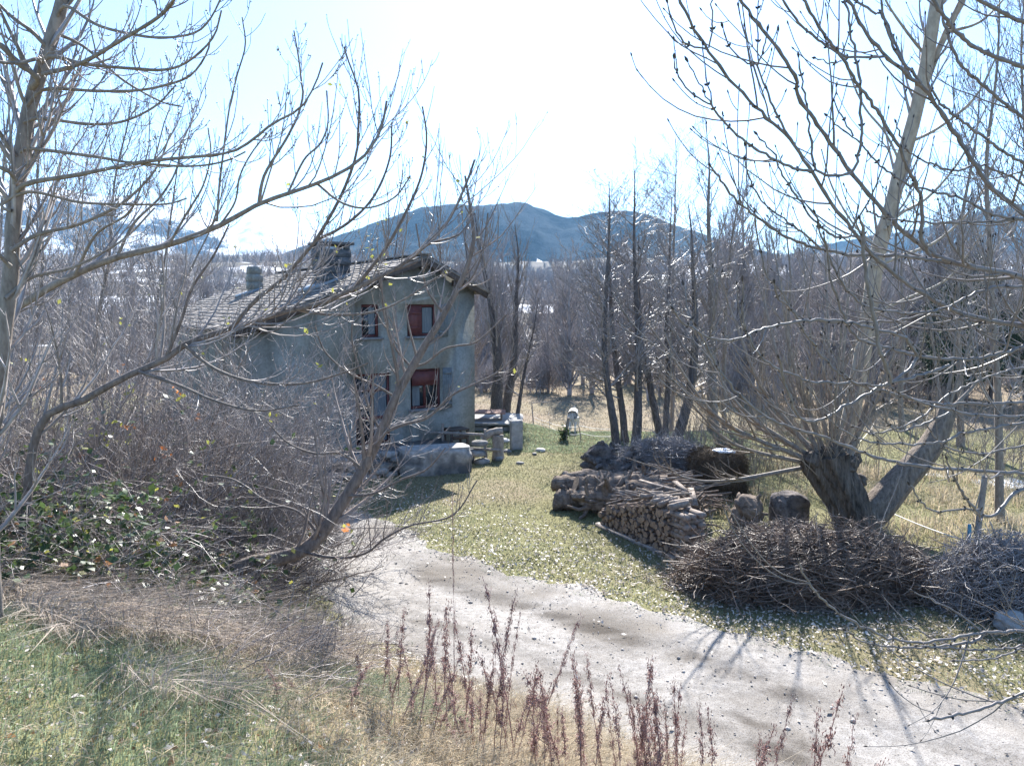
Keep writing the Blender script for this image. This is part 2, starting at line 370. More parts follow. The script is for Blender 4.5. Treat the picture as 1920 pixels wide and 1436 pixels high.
def mountain_material(name, dark, light):
    m = bpy.data.materials.new(name); m.use_nodes = True; n = m.node_tree.nodes; l = m.node_tree.links
    b = n['Principled BSDF']; tc = n.new('ShaderNodeTexCoord'); at_ = n.new('ShaderNodeAttribute'); at_.attribute_name = 'cover'
    sp = n.new('ShaderNodeSeparateColor'); l.new(at_.outputs['Color'], sp.inputs[0])
    z = n.new('ShaderNodeTexNoise'); z.inputs['Scale'].default_value = 0.045; z.inputs['Detail'].default_value = 8; z.inputs['Roughness'].default_value = 0.75
    l.new(tc.outputs['Object'], z.inputs['Vector'])
    ad = n.new('ShaderNodeMath'); ad.operation = 'MULTIPLY_ADD'; ad.inputs[1].default_value = 0.5; l.new(sp.outputs[1], ad.inputs[0])
    hf = n.new('ShaderNodeMath'); hf.operation = 'MULTIPLY'; hf.inputs[1].default_value = 0.6; l.new(z.outputs['Fac'], hf.inputs[0]); l.new(hf.outputs[0], ad.inputs[2])
    r = n.new('ShaderNodeValToRGB'); r.color_ramp.elements[0].position = 0.47; r.color_ramp.elements[1].position = 0.64
    r.color_ramp.elements[0].color = (*dark, 1); r.color_ramp.elements[1].color = (*light, 1); l.new(ad.outputs[0], r.inputs[0])
    # snow edge broken up by fine noise
    sadd = n.new('ShaderNodeMath'); sadd.operation = 'MULTIPLY_ADD'; sadd.inputs[1].default_value = 1.1; sadd.inputs[2].default_value = -0.55; l.new(z.outputs['Fac'], sadd.inputs[0])
    s2 = n.new('ShaderNodeMath'); s2.operation = 'ADD'; l.new(sp.outputs[0], s2.inputs[0]); l.new(sadd.outputs[0], s2.inputs[1])
    sr = n.new('ShaderNodeValToRGB'); sr.color_ramp.elements[0].position = 0.46; sr.color_ramp.elements[1].position = 0.56; l.new(s2.outputs[0], sr.inputs[0])
    mx = n.new('ShaderNodeMixRGB'); l.new(sr.outputs[0], mx.inputs[0]); l.new(r.outputs[0], mx.inputs[1]); mx.inputs[2].default_value = (0.84, 0.85, 0.87, 1)
    l.new(mx.outputs[0], b.inputs['Base Color']); b.inputs['Roughness'].default_value = 1.0; b.inputs['Specular IOR Level'].default_value = 0.0
    bp = n.new('ShaderNodeBump'); bp.inputs['Strength'].default_value = 0.8; bp.inputs['Distance'].default_value = 8
    l.new(z.outputs['Fac'], bp.inputs['Height']); l.new(bp.outputs[0], b.inputs['Normal'])
    return m
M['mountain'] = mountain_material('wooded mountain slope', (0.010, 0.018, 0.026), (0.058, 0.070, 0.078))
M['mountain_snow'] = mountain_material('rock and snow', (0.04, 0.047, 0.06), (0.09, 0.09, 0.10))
def snow_mid(x, y, z, gz, t):
    az = np.arctan2(x, y)
    s = sstep(0.02, 0.16, fbm(x / 60, y / 260, 71, 4)) * sstep(0.02, .1, az) * sstep(0.95, 0.3, t) * 0.50
    s = np.maximum(s, .6 * sstep(.13, .24, fbm(x / 26, y / 90, 73, 4)) * sstep(.8, .3, t))
    return s
mountain('mountain_ridge', 'long dark blue wooded mountain across the middle of the skyline',
         [(380, 560), (440, 525), (520, 480), (600, 452), (660, 434), (700, 418), (745, 404), (790, 390), (850, 385), (890, 391), (935, 388), (985, 386), (1015, 391), (1050, 405), (1085, 408), (1115, 400), (1150, 397), (1190, 396), (1230, 408), (1270, 424), (1330, 442), (1380, 456), (1430, 470), (1490, 488), (1560, 505), (1650, 520)],
         950, 2400, 3300, 101, M['mountain'], snow=snow_mid)
mountain('mountain_far', 'hazy blue mountain shoulder rising behind the trees on the right',
         [(1400, 505), (1450, 486), (1500, 472), (1560, 455), (1620, 444), (1680, 436), (1740, 426), (1790, 412), (1840, 396), (1890, 386), (1950, 380), (2050, 372)],
         2300, 3400, 4300, 131, M['mountain'], snow=lambda x, y, z, gz, t: 0.35 * sstep(0.05, 0.2, fbm(x / 120, y / 300, 77, 4)))
mountain('snowy_mountain', 'snow covered mountain slope behind the house roof',
         [(-140, 350), (0, 346), (90, 352), (180, 362), (260, 374), (330, 388), (380, 402), (415, 420), (440, 428), (470, 412), (500, 402), (540, 408), (580, 424), (620, 440), (680, 450), (760, 470)],
         2600, 4000, 4900, 151, M['mountain_snow'], rough=0.13,
         snow=lambda x, y, z, gz, t: np.clip(0.16 + 0.36 * t + 2.4 * fbm(x / 260, y / 260, 81, 5) + 0.4 * sstep(-0.25, -0.16, np.arctan2(x, y) + 0.2), 0, 1))

# ------------------------------------------------------------------ the gravel track: a sheet just above the ground
def track_material():
    m = mat('sandy gravel track', (0.23, 0.215, 0.195), (0.36, 0.34, 0.315), 9, 0.95, 0.7, 0.15, c3=(0.20, 0.18, 0.155), scale3=0.55, bdist=0.02)
    n = m.node_tree.nodes; l = m.node_tree.links
    tc = n.new('ShaderNodeTexCoord'); v = n.new('ShaderNodeTexNoise'); v.inputs['Scale'].default_value = 70; v.inputs['Detail'].default_value = 4; l.new(tc.outputs['Object'], v.inputs['Vector'])
    rp = n.new('ShaderNodeValToRGB'); rp.color_ramp.elements[0].position = 0.36; rp.color_ramp.elements[0].color = (0.45, 0.42, 0.4, 1); rp.color_ramp.elements[1].position = 0.52; rp.color_ramp.elements[1].color = (1, 1, 1, 1)
    l.new(v.outputs['Fac'], rp.inputs[0])
    b = n['Principled BSDF']; src = b.inputs['Base Color'].links[0].from_socket
    mu = n.new('ShaderNodeMixRGB'); mu.blend_type = 'MULTIPLY'; mu.inputs[0].default_value = 0.8; l.new(src, mu.inputs[1]); l.new(rp.outputs[0], mu.inputs[2])
    at_ = n.new('ShaderNodeAttribute'); at_.attribute_name = 'rut'
    m2 = n.new('ShaderNodeMixRGB'); m2.blend_type = 'MULTIPLY'; l.new(mu.outputs[0], m2.inputs[1]); m2.inputs[2].default_value = (0.42, 0.40, 0.38, 1); l.new(at_.outputs['Fac'], m2.inputs[0])
    l.new(m2.outputs[0], b.inputs['Base Color'])
    return m
M['track'] = track_material()
FAR = [ground(*p)[:2] for p in ((1990, 1345), (1860, 1300), (1640, 1255), (1400, 1185), (1250, 1140), (1100, 1098), (980, 1072), (900, 1050), (830, 1027), (785, 1005), (745, 985), (705, 966), (640, 950))]
FAR = np.array([(7.5, 5.0)] + [tuple(p) for p in FAR] + [(-6.0, 17.6), (-9.0, 17.8), (-14, 18.5), (-22, 20)])
NEAR = np.array([(6.2, 2.0), (3.2, 4.9), (1.75, 6.55), (0.2, 7.9), (-1.5, 9.25), (-2.6, 10.4), (-3.3, 11.6), (-4.2, 12.9), (-5.6, 13.6), (-9, 14.4), (-14, 15), (-22, 16)])
FARs = resample(FAR, 260, 1); NEARs = resample(NEAR, 260, 1)
def on_track(x, y, pad=0.0):
    """signed: how far inside the track a point lies (rough)"""
    P = np.stack([x, y], -1)
    dn = np.full(len(P), 1e9); inside = np.zeros(len(P), bool)
    poly = np.vstack([FARs[::4], NEARs[::-4]])
    x0, y0 = poly[:, 0], poly[:, 1]; x1, y1 = np.roll(x0, -1), np.roll(y0, -1)
    for a, b, c, d in zip(x0, y0, x1, y1):
        cr = ((b > P[:, 1]) != (d > P[:, 1])) & (P[:, 0] < (c - a) * (P[:, 1] - b) / ((d - b) if abs(d - b) > 1e-9 else 1e-9) + a)
        inside ^= cr
        L2 = (c - a) ** 2 + (d - b) ** 2 + 1e-12
        t = np.clip(((P[:, 0] - a) * (c - a) + (P[:, 1] - b) * (d - b)) / L2, 0, 1)
        dn = np.minimum(dn, np.hypot(P[:, 0] - a - t * (c - a), P[:, 1] - b - t * (d - b)))
    return np.where(inside, dn, -dn)
def build_track():
    n, k = 260, 46
    t = np.linspace(0, 1, k)[None, :, None]
    g = NEARs[:, None, :] * (1 - t) + FARs[:, None, :] * t
    e = (fbm(g[..., 0] * 2.3, g[..., 1] * 2.3, 7, 5) * 1.0)[..., None]
    wv = (np.abs(t - 0.5) * 2) ** 6
    g = g + e * wv * np.array([0.6, 0.8])
    x, y = g[..., 0], g[..., 1]
    tt = np.broadcast_to(t[..., 0], x.shape)
    wob = 0.05 * fbm(x * .5, y * .5, 44, 2); rut = np.exp(-((tt - 0.30 - wob) / 0.06) ** 2) + np.exp(-((tt - 0.66 - wob) / 0.06) ** 2) + .6 * np.exp(-((tt - 0.42 - wob) / 0.03) ** 2)
    z = height(x, y) + 0.02 - 0.012 * rut - 0.035 * (np.abs(tt - .5) * 2) ** 14 + fbm(x * 5, y * 5, 12, 3) * 0.02
    rt = np.clip(rut * (0.55 + 1.6 * fbm(x * 0.8, y * 0.8, 33, 3)) + sstep(.08, .2, fbm(x * .7, y * .7, 35, 4)) * .6, 0, 1) * (.6 + .4 * (np.abs(np.sin((x * .8 - y * .6) * 28)) > .5) * (rut > .4))
    a = Acc(); i = np.arange(n * k).reshape(n, k)
    a.add(np.stack([x, y, z], -1).reshape(-1, 3), np.stack([i[:-1, :-1], i[1:, :-1], i[1:, 1:], i[:-1, 1:]], -1).reshape(-1, 4)[:, ::-1])
    o = a.build('track', M['track'], attr={'rut': np.stack([rt] * 3 + [np.ones_like(rt)], -1).reshape(-1, 4)}); tag(o, kind='structure')
    # loose stones
    rng = np.random.default_rng(5); N = 5200
    u = rng.uniform(0, 1, N); f = u * 259; j = np.minimum(f.astype(int), 258); q = (f - j)[:, None]; v = rng.uniform(0, 1, N)[:, None]
    p = (NEARs[j] * (1 - q) + NEARs[j + 1] * q) * (1 - v) + (FARs[j] * (1 - q) + FARs[j + 1] * q) * v
    P = np.stack([p[:, 0], p[:, 1], height(p[:, 0], p[:, 1]) + 0.02], -1)
    s = np.exp(rng.normal(-4.75, 0.5, N))[:, None]
    base = np.array([(1, 0, .1), (0, 1, .1), (-1, 0, .1), (0, -1, .1), (.1, .1, .8), (0, 0, -.6)], float)
    V = P[:, None, :] + base[None] * s[:, None, :] * rng.uniform(.6, 1.4, (N, 6, 3))
    tri = np.array([(0, 1, 4), (1, 2, 4), (2, 3, 4), (3, 0, 4), (1, 0, 5), (2, 1, 5), (3, 2, 5), (0, 3, 5)])
    b = Acc(); b.add(V.reshape(-1, 3), None, (np.arange(N)[:, None, None] * 6 + tri[None]).reshape(-1, 3))
    tag(b.build('gravel', mat('loose stones', (0.20, 0.18, 0.16), (0.46, 0.43, 0.40), 2, 0.9, 0, 0.2, random=0.4), smooth=False), 'loose pebbles scattered over the sandy track', 'gravel', kind='stuff')
build_track()

# ------------------------------------------------------------------ the air
def build_haze():
    m = bpy.data.materials.new('haze'); m.use_nodes = True; n = m.node_tree.nodes; n.remove(n['Principled BSDF'])
    v = n.new('ShaderNodeVolumePrincipled'); v.inputs['Color'].default_value = (0.34, 0.66, 1.0, 1); v.inputs['Density'].default_value = HAZE_DENSITY; v.inputs['Anisotropy'].default_value = 0.0
    m.node_tree.links.new(v.outputs[0], n['Material Output'].inputs['Volume'])
    a = Acc(); box(a, (0, 2300, 270), (5600, 5400, 420)); tag(a.build('haze', m, smooth=False), kind='stuff')
build_haze()

# ================================================================== HOUSE
HR = at(890, 700, 24.0); HR = np.array([HR[0], HR[1], 0.0])         # right corner of the gable wall on the ground
HE = np.array([-.836, -.549, 0.0]); HE /= np.linalg.norm(HE)          # along the gable wall, to the left
HO = np.array([.549, -.836, 0.0]); HO /= np.linalg.norm(HO)           # out of the gable wall, towards the viewer
HAX = np.array([HE, HO, UP])
def hp(u, o, z): return HR + HE * u + HO * o + UP * z
def hbox(acc, u0, u1, o0, o1, z0, z1):
    box(acc, hp((u0 + u1) / 2, (o0 + o1) / 2, (z0 + z1) / 2), ((u1 - u0) / 2, (o1 - o0) / 2, (z1 - z0) / 2), HAX)
M['plaster'] = mat('grey green render', (0.215, 0.22, 0.20), (0.315, 0.315, 0.285), 2.2, 0.95, 0.6, 0.15, c3=(0.19, 0.185, 0.165), scale3=0.5, bdist=0.03)
def stain(m):
    n = m.node_tree.nodes; l = m.node_tree.links; b = n['Principled BSDF']; src = b.inputs['Base Color'].links[0].from_socket; tc = n.new('ShaderNodeTexCoord')
    mp = n.new('ShaderNodeMapping'); mp.inputs['Scale'].default_value = (2.6, 2.6, .22); l.new(tc.outputs['Object'], mp.inputs[0]); z = n.new('ShaderNodeTexNoise'); z.inputs['Scale'].default_value = 1.0; z.inputs['Detail'].default_value = 7; l.new(mp.outputs[0], z.inputs['Vector'])
    r = n.new('ShaderNodeValToRGB'); r.color_ramp.elements[0].position = .46; r.color_ramp.elements[0].color = (1, 1, 1, 1); r.color_ramp.elements[1].position = .70; r.color_ramp.elements[1].color = (.62, .60, .56, 1); l.new(z.outputs['Fac'], r.inputs[0])
    f = n.new('ShaderNodeTexNoise'); f.inputs['Scale'].default_value = 14; f.inputs['Detail'].default_value = 6; l.new(tc.outputs['Object'], f.inputs['Vector']); q = n.new('ShaderNodeValToRGB'); q.color_ramp.elements[0].position = .3; q.color_ramp.elements[0].color = (.72, .72, .70, 1); q.color_ramp.elements[1].position = .6; l.new(f.outputs['Fac'], q.inputs[0])
    m1 = n.new('ShaderNodeMixRGB'); m1.blend_type = 'MULTIPLY'; m1.inputs[0].default_value = 1; l.new(src, m1.inputs[1]); l.new(r.outputs[0], m1.inputs[2]); m2 = n.new('ShaderNodeMixRGB'); m2.blend_type = 'MULTIPLY'; m2.inputs[0].default_value = .8; l.new(m1.outputs[0], m2.inputs[1]); l.new(q.outputs[0], m2.inputs[2]); l.new(m2.outputs[0], b.inputs['Base Color'])
stain(M['plaster'])
M['slate'] = mat('weathered stone roof slates', (0.10, 0.09, 0.082), (0.22, 0.195, 0.17), 3, 0.8, 0.5, 0.3, random=0.28)
M['wood_dark'] = mat('dark roof timber', (0.05, 0.04, 0.035), (0.11, 0.085, 0.07), 9, 0.85, 0.4)
M['red'] = mat('dull red painted joinery', (0.085, 0.026, 0.027), (0.14, 0.045, 0.04), 8, 0.6, 0.15, 0.35)
M['shutter'] = mat('grey blue shutter boards', (0.10, 0.12, 0.13), (0.17, 0.19, 0.20), 7, 0.75, 0.2)
M['pane'] = mat('dark window glass', (0.02, 0.025, 0.03), (0.035, 0.045, 0.05), 2, 0.06, 0, 0.6)
M['curtain'] = mat('pale curtain', (0.09, 0.105, 0.12), (0.17, 0.19, 0.20), 5, 0.9, 0.2, stretch=(6, 6, .4))
M['sill'] = mat('slate sill', (0.12, 0.12, 0.125), (0.20, 0.20, 0.20), 6, 0.8, 0.3)
M['stone'] = mat('rough grey stone', (0.17, 0.16, 0.15), (0.40, 0.38, 0.35), 5, 0.95, 0.9, 0.2, c3=(0.10, 0.10, 0.10), scale3=1.8, bdist=0.05)
M['stone_mid'] = mat('grey dressed stone', (0.22, 0.215, 0.205), (0.38, 0.37, 0.35), 5, 0.9, 0.7, 0.2, bdist=0.03)
M['stone_pale'] = mat('pale worn stone', (0.36, 0.34, 0.31), (0.58, 0.56, 0.52), 5, 0.9, 0.7, 0.2, bdist=0.03)
M['chimney'] = mat('dark schist masonry', (0.05, 0.055, 0.06), (0.15, 0.155, 0.16), 4, 0.9, 0.9, 0.25, stretch=(1, 1, 2.2), bdist=0.05)
M['lead'] = mat('grey flashing', (0.16, 0.19, 0.21), (0.24, 0.27, 0.29), 3, 0.5, 0.2, 0.5)
M['timber'] = mat('weathered fence timber', (0.17, 0.14, 0.12), (0.36, 0.32, 0.28), 12, 0.85, 0.5, 0.3, stretch=(1, 1, .5))

UA, ZA, UL, ZL, UR, ZR, LEN = 1.85, 5.98, 7.15, 3.98, -0.05, 5.06, 15.0
house = empty('house', hp(0, 0, 0), 'grey rendered two storey house with slate gable roof and red joinery', 'house')
a = Acc()
pr = [(UR + 0.05, -0.6), (UL, -0.6), (UL, ZL), (UA, ZA), (UR + 0.05, ZR)]
Vf = [hp(u, 0, z) for u, z in pr]; Vb = [hp(u, -LEN, z) for u, z in pr]
vv = Vf + Vb
a.add(vv, [(0, 5, 6, 1), (1, 6, 7, 2), (2, 7, 8, 3), (3, 8, 9, 4), (4, 9, 5, 0)], [(0, 1, 2), (0, 2, 4), (2, 3, 4), (5, 7, 6), (5, 9, 7), (7, 9, 8)])
wall = a.build('wall', M['plaster'], house, smooth=False)
OPEN = [(1.33, 2.36, 3.63, 4.60), (3.25, 3.82, 3.63, 4.60), (1.20, 2.28, 1.38, 2.62), (2.92, 4.06, 0.42, 2.56)]
cut = Acc()
for u0, u1, z0, z1 in OPEN: hbox(cut, u0, u1, -0.26, 0.3, z0, z1)
bm_ = bmesh.new(); bm_.from_mesh(wall.data); bmesh.ops.recalc_face_normals(bm_, faces=bm_.faces); bm_.to_mesh(wall.data); bm_.free()
cu = cut.build('cutter', M['plaster'], None, smooth=False); cu.location = -Vector([float(v) for v in house.location]); 
bm_ = bmesh.new(); bm_.from_mesh(cu.data); bmesh.ops.recalc_face_normals(bm_, faces=bm_.faces); bm_.to_mesh(cu.data); bm_.free()
cu.location = (0, 0, 0)
bpy.context.view_layer.update()
mod = wall.modifiers.new('b', 'BOOLEAN'); mod.operation = 'DIFFERENCE'; mod.object = cu; mod.solver = 'EXACT'
dg = bpy.context.evaluated_depsgraph_get(); me = bpy.data.meshes.new_from_object(wall.evaluated_get(dg)); wall.modifiers.clear(); wall.data = me
bpy.data.objects.remove(cu)
def window(u0, u1, z0, z1, name='window', open_leaf=None, curtain=None, bars=1):
    f = Acc(); t = 0.075; o0, o1 = -0.20, -0.13
    hbox(f, u0 + .003, u0 + t, o0, o1, z0 + .003, z1 - .003); hbox(f, u1 - t, u1 - .003, o0, o1, z0 + .003, z1 - .003)
    hbox(f, u0 + t, u1 - t, o0, o1, z1 - t, z1 - .003); hbox(f, u0 + t, u1 - t, o0, o1, z0 + .003, z0 + t)
    for k in range(bars):
        um = u0 + (u1 - u0) * (k + 1) / (bars + 1); hbox(f, um - .035, um + .035, o0 + .005, o1 + .008, z0 + t, z1 - t)
    if name == 'door': hbox(f, u0 + t, u1 - t, o0 + .01, o1 + .004, z0 + .75, z0 + .84); hbox(f, u0 + t, u1 - t, o0 + .008, o1 - .004, z1 - .55, z1 - .48)
    root = f.build(name, M['red'], house, smooth=False)
    p = Acc(); hbox(p, u0 + t, u1 - t, -0.185, -0.165, z0 + t, z1 - t)
    g = p.build('pane', M['pane'], root, np.zeros(3), smooth=False); g.data.transform(Matrix.Translation(-house.location))
    if curtain:
        c = Acc(); un = np.linspace(curtain[0], curtain[1], 17); zz = (z0 + t + .02, z1 - t - .02)
        P = [hp(u, -0.158 + 0.006 * math.sin(k * 2.1), z) for k, u in enumerate(un) for z in zz]
        c.add(P, [(2 * k, 2 * k + 1, 2 * k + 3, 2 * k + 2) for k in range(16)])
        g = c.build('curtain', M['curtain'], root, np.zeros(3)); g.data.transform(Matrix.Translation(-house.location))
    if name == 'window':
        s = Acc(); hbox(s, u0 - .07, u1 + .07, -0.12, 0.09, z0 - .07, z0 + .002)
        g = s.build('sill', M['sill'], root, np.zeros(3), smooth=False); g.data.transform(Matrix.Translation(-house.location))
    return root
window(*OPEN[0], curtain=(1.45, 1.78)); window(*OPEN[1], bars=0, curtain=(3.35, 3.55)); window(*OPEN[2], curtain=(1.9, 2.15)); window(*OPEN[3], name='door', curtain=(3.02, 3.42))
def shutter(u0, u1, z0, z1, m, label=None):
    s = Acc(); n = 5
    for k in range(n):
        a0 = u0 + (u1 - u0) * k / n; a1 = u0 + (u1 - u0) * (k + 1) / n - .008
        hbox(s, a0, a1, 0.012, 0.042, z0, z1)
    for z in (z0 + .14, z1 - .16): hbox(s, u0 + .01, u1 - .02, 0.043, 0.062, z - .035, z + .035)
    o = s.build('shutter', m, house, smooth=False); 
    if label: o['label'] = label
shutter(0.98, 1.31, 3.6, 4.6, M['shutter'], 'grey shutter folded back beside the upper window'); shutter(0.86, 1.18, 1.36, 2.62, M['shutter'], 'grey shutter folded back beside the lower window')
sh = Acc(); hbox(sh, 1.84, 2.30, -0.09, -0.055, 3.68, 4.55); hbox(sh, 1.9, 2.25, -0.055, -0.04, 3.85, 3.93); hbox(sh, 1.9, 2.25, -0.055, -0.04, 4.3, 4.38)
o = sh.build('shutter', M['red'], house, smooth=False); o['label'] = 'red inner shutter standing half open in the upper window'
sh = Acc(); hbox(sh, 1.30, 2.2, -0.09, -0.055, 2.1, 2.54)
o = sh.build('shutter', M['red'], house, smooth=False); o['label'] = 'red blind board across the head of the lower window'
# roof: courses of slates on both slopes
rng = np.random.default_rng(11)
def roof_slope(u0, z0, u1, z1, front, back, rows, name_mat):
    """from the ridge (u0,z0) down to the eave (u1,z1)"""
    acc = Acc(); d = np.array([u1 - u0, z1 - z0]); L = np.hypot(*d); d /= L; nv = np.array([-d[1], d[0]]) if u1 > u0 else np.array([d[1], -d[0]])
    if nv[1] < 0: nv = -nv
    dirw = HE * d[0] + UP * d[1]; nw = HE * nv[0] + UP * nv[1]
    box(acc, hp(u0, 0, z0) + dirw * L / 2 + nw * 0.035 + HO * (front - back) / 2, (L / 2, 0.03, (front + back) / 2), (dirw, nw, HO))
    for r in range(rows):
        s = L * (r + 0.5) / rows; o = front
        while o > -back + .2:
            wdt = rng.uniform(.28, .55); o2 = max(o - wdt, -back)
            c = hp(u0, 0, z0) + dirw * (s + rng.normal() * .012) + nw * (0.088 + rng.normal() * .006) + HO * (o + o2) / 2
            tl = 0.07 + rng.normal() * .012
            ax = np.array([dirw * math.cos(tl) + nw * math.sin(tl) * 0.6, nw, HO])
            box(acc, c, (L / rows * 0.56, 0.012, (o - o2) / 2 - .004), ax); o = o2
    return acc
ra = roof_slope(UA, ZA, UL + .45, ZL - .17, .38, LEN + .3, 22, None)
rb = roof_slope(UA, ZA, UR - .30, ZR - .14, .38, LEN + .3, 9, None)
ra.add(np.concatenate(rb.V), np.concatenate(rb.Q)); hbox(ra, UA - .12, UA + .12, -LEN - .3, .4, ZA + .10, ZA + .15)
roof = ra.build('roof', M['slate'], house, smooth=False)
vb = Acc()
def verge(u0, z0, u1, z1, o):
    d = np.array([u1 - u0, z1 - z0]); L = np.hypot(*d); d /= L; dw = HE * d[0] + UP * d[1]; nw = HE * -d[1] + UP * d[0]
    if nw[2] < 0: nw = -nw
    box(vb, hp(u0, o, z0) + dw * L / 2 - nw * .075, (L / 2, .02, .085), (dw, HO, nw))
verge(UA, ZA, UL + .4, ZL - .15, .34); verge(UA, ZA, UR - .27, ZR - .125, .34)
for u, z in ((UA, ZA - .22), (3.4, 5.16), (5.2, 4.48), (6.7, 3.91), (0.75, 5.27)):                       # purlin ends
    hbox(vb, u - .07, u + .07, .0, .32, z - .09, z + .08)
tag(vb.build('verge_board', M['wood_dark'], house, smooth=False))
def on_left_slope(px, py):
    d = ray(px, py); dw = HE * (UL - UA) + UP * (ZL - ZA); n = np.cross(dw, HO); p0 = hp(UA, 0, ZA + .1)
    return CAM + d * (np.dot(n, p0 - CAM) / np.dot(n, d))
def chimney(px, py, wu, wo, hgt, m, cap=True):
    p = on_left_slope(px, py); acc = Acc()
    nrow = max(int(hgt / .16), 3)
    for k in range(nrow):                                                                   # uneven courses of stone
        z = p[2] - .5 + (hgt + .5) * (k + .5) / nrow; j = rng.normal(size=4) * .012
        box(acc, np.array([p[0], p[1], z]) + HE * j[0] + HO * j[1], (wu / 2 + j[2], wo / 2 + j[3], (hgt + .5) / nrow / 2 - .004), HAX)
    if cap:
        for sx in (-1, 1):
            for sy in (-1, 1): box(acc, np.array([p[0], p[1], p[2] + hgt + .07]) + HE * sx * (wu / 2 - .11) + HO * sy * (wo / 2 - .1), (.08, .08, .069), HAX)
        box(acc, np.array([p[0], p[1], p[2] + hgt + .18]), (wu / 2 + .09, wo / 2 + .08, .04), HAX)
    c = acc.build('chimney', m, roof, np.zeros(3), smooth=False); c.data.transform(Matrix.Translation(-house.location))
    fl = Acc(); box(fl, np.array([p[0], p[1], p[2] + .0]) + HE * .25 - UP * .06, (wu / 2 + .22, wo / 2 + .12, .05), (norm(HE * (UL - UA) + UP * (ZL - ZA)), HO, norm(np.cross(norm(HE * (UL - UA) + UP * (ZL - ZA)), HO)) * -1))
    g = fl.build('flashing', M['lead'], roof, np.zeros(3), smooth=False); g.data.transform(Matrix.Translation(-house.location))
    return c
chimney(622, 527, 1.0, 0.85, 0.98, M['chimney'])['label'] = 'broad dark stone chimney with a slab cap'
chimney(478, 546, .5, .5, 0.95, M['plaster'], cap=False)['label'] = 'narrow plain rendered chimney'

# ------------------------------------------------------------------ stone and timber things beside the house
def lump(acc, c, half, rng, ax=None, n=3, k=0.12, seed=0, power=4.0):
    """a rounded rough block"""
    bm = bmesh.new(); bmesh.ops.create_cube(bm, size=2.0); bmesh.ops.subdivide_edges(bm, edges=bm.edges[:], cuts=2 ** n - 1, use_grid_fill=True)
    V = np.array([v.co[:] for v in bm.verts]); bm.verts.ensure_lookup_table()
    T = np.array([[v.index for v in f.verts] for f in bm.faces]); bm.free()
    r = (np.abs(V) ** power).sum(1) ** (1 / power); V = V / r[:, None]
    d = fbm(V[:, 0] * 1.4 + V[:, 2] * 2.1 + seed, V[:, 1] * 1.4 - V[:, 2] * 1.1 + seed * 3, seed, 4)
    V = V * (1 + k * 2 * d)[:, None]
    ax = np.eye(3) if ax is None else np.asarray(ax)
    acc.add(np.asarray(c)[None] + (V * np.asarray(half)[None]) @ ax, T)
rng = np.random.default_rng(21)
def yaw(a): return np.array([[math.cos(a), math.sin(a), 0], [-math.sin(a), math.cos(a), 0], [0, 0, 1.0]])
# trough-like block of stone in front of the house
p = ground(815, 893); acc = Acc(); lump(acc, (p[0] - .05, p[1] + .45, .30), (.98, .42, .42), rng, yaw(.30), 4, .09, 3, 8)
root = acc.build('stone_block', M['stone'], None, (p[0], p[1] + .45, 0)); tag(root, 'long grey stone block with bright flat top in front of the house', 'stone block')
acc = Acc(); lump(acc, (p[0] - .05, p[1] + .47, .69), (.94, .36, .05), rng, yaw(.30), 4, .05, 5, 9)
acc.build('top', M['stone_mid'], root)
# terrace wall left of it, before the door
q = ground(660, 858); acc = Acc(); 
for k in range(46):
    t = rng.uniform(-1, 1); lump(acc, hp(3.4 + t * 2.3, 2.3 + rng.normal() * .06, .05 + (k % 5) * .13), (.22, .2, .085), rng, HAX @ np.eye(3), 2, .12, k, 4)
tag(acc.build('terrace_wall', M['stone'], None, hp(3.4, 2.3, 0)), 'low dry stone terrace wall before the red glazed door', 'wall')
acc = Acc(); hbox(acc, 1.3, 5.9, .03, 2.2, -.2, .40)
tag(acc.build('terrace', M['sill'], None, hp(3.4, 1, 0), smooth=False), 'paved terrace at the foot of the house wall', 'terrace')
# dark planter and chair-like clutter under the lower window
acc = Acc(); p0 = hp(1.0, .55, .0)
for sx in (-.28, .28):
    for sy in (-.22, .22): hbox(acc, 1.0 + sx - .03, 1.0 + sx + .03, .55 + sy - .03, .55 + sy + .03, 0, .72)
hbox(acc, .68, 1.32, .28, .82, .722, .77)
for z in (.2, .45): hbox(acc, .74, 1.26, .80, .815, z, z + .12)
tag(acc.build('small_table', M['wood_dark'], None, p0, smooth=False), 'small dark wooden table against the house wall', 'table')
# rail fence: two posts, two rails
def post(acc, p, h, r, seed=0, lean=(0, 0), sides=9, taper=.9):
    rg = np.random.default_rng(seed); P = np.array([[p[0] + lean[0] * t, p[1] + lean[1] * t, p[2] - .15 + (h + .15) * t] for t in np.linspace(0, 1, 6)]); P[1:-1, :2] += rg.normal(size=(4, 2)) * r * .12
    tubes(acc, P, np.linspace(r, r * taper, 6) * (1 + rg.normal(size=6) * .06), sides, cap=True)
f0 = ground(910, 862); fence = empty('rail_fence', f0, 'weathered two rail timber fence between the stone block and the house', 'fence')
e1 = ground(836, 850)
for p in (f0, e1 + np.array([-.1, .15, 0])):
    acc = Acc(); post(acc, p, .92, .05, 3); acc.build('post', M['timber'], fence)
for z0, z1, ex in ((.70, .66, 1.0), (.26, .22, 1.28)):
    A = np.array([e1[0] - .5, e1[1] + .12, z0 - .04]); B = f0 + np.array([0, -.06, z1 + .1]); B2 = A + (B - A) * (1.28 if ex > 1 else 1.02)
    acc = Acc(); P = resample([A, (A + B2) / 2 + [0, 0, .01], B2], 8); tubes(acc, P, np.full(8, .042), 8, cap=True); acc.build('rail', M['timber'], fence)
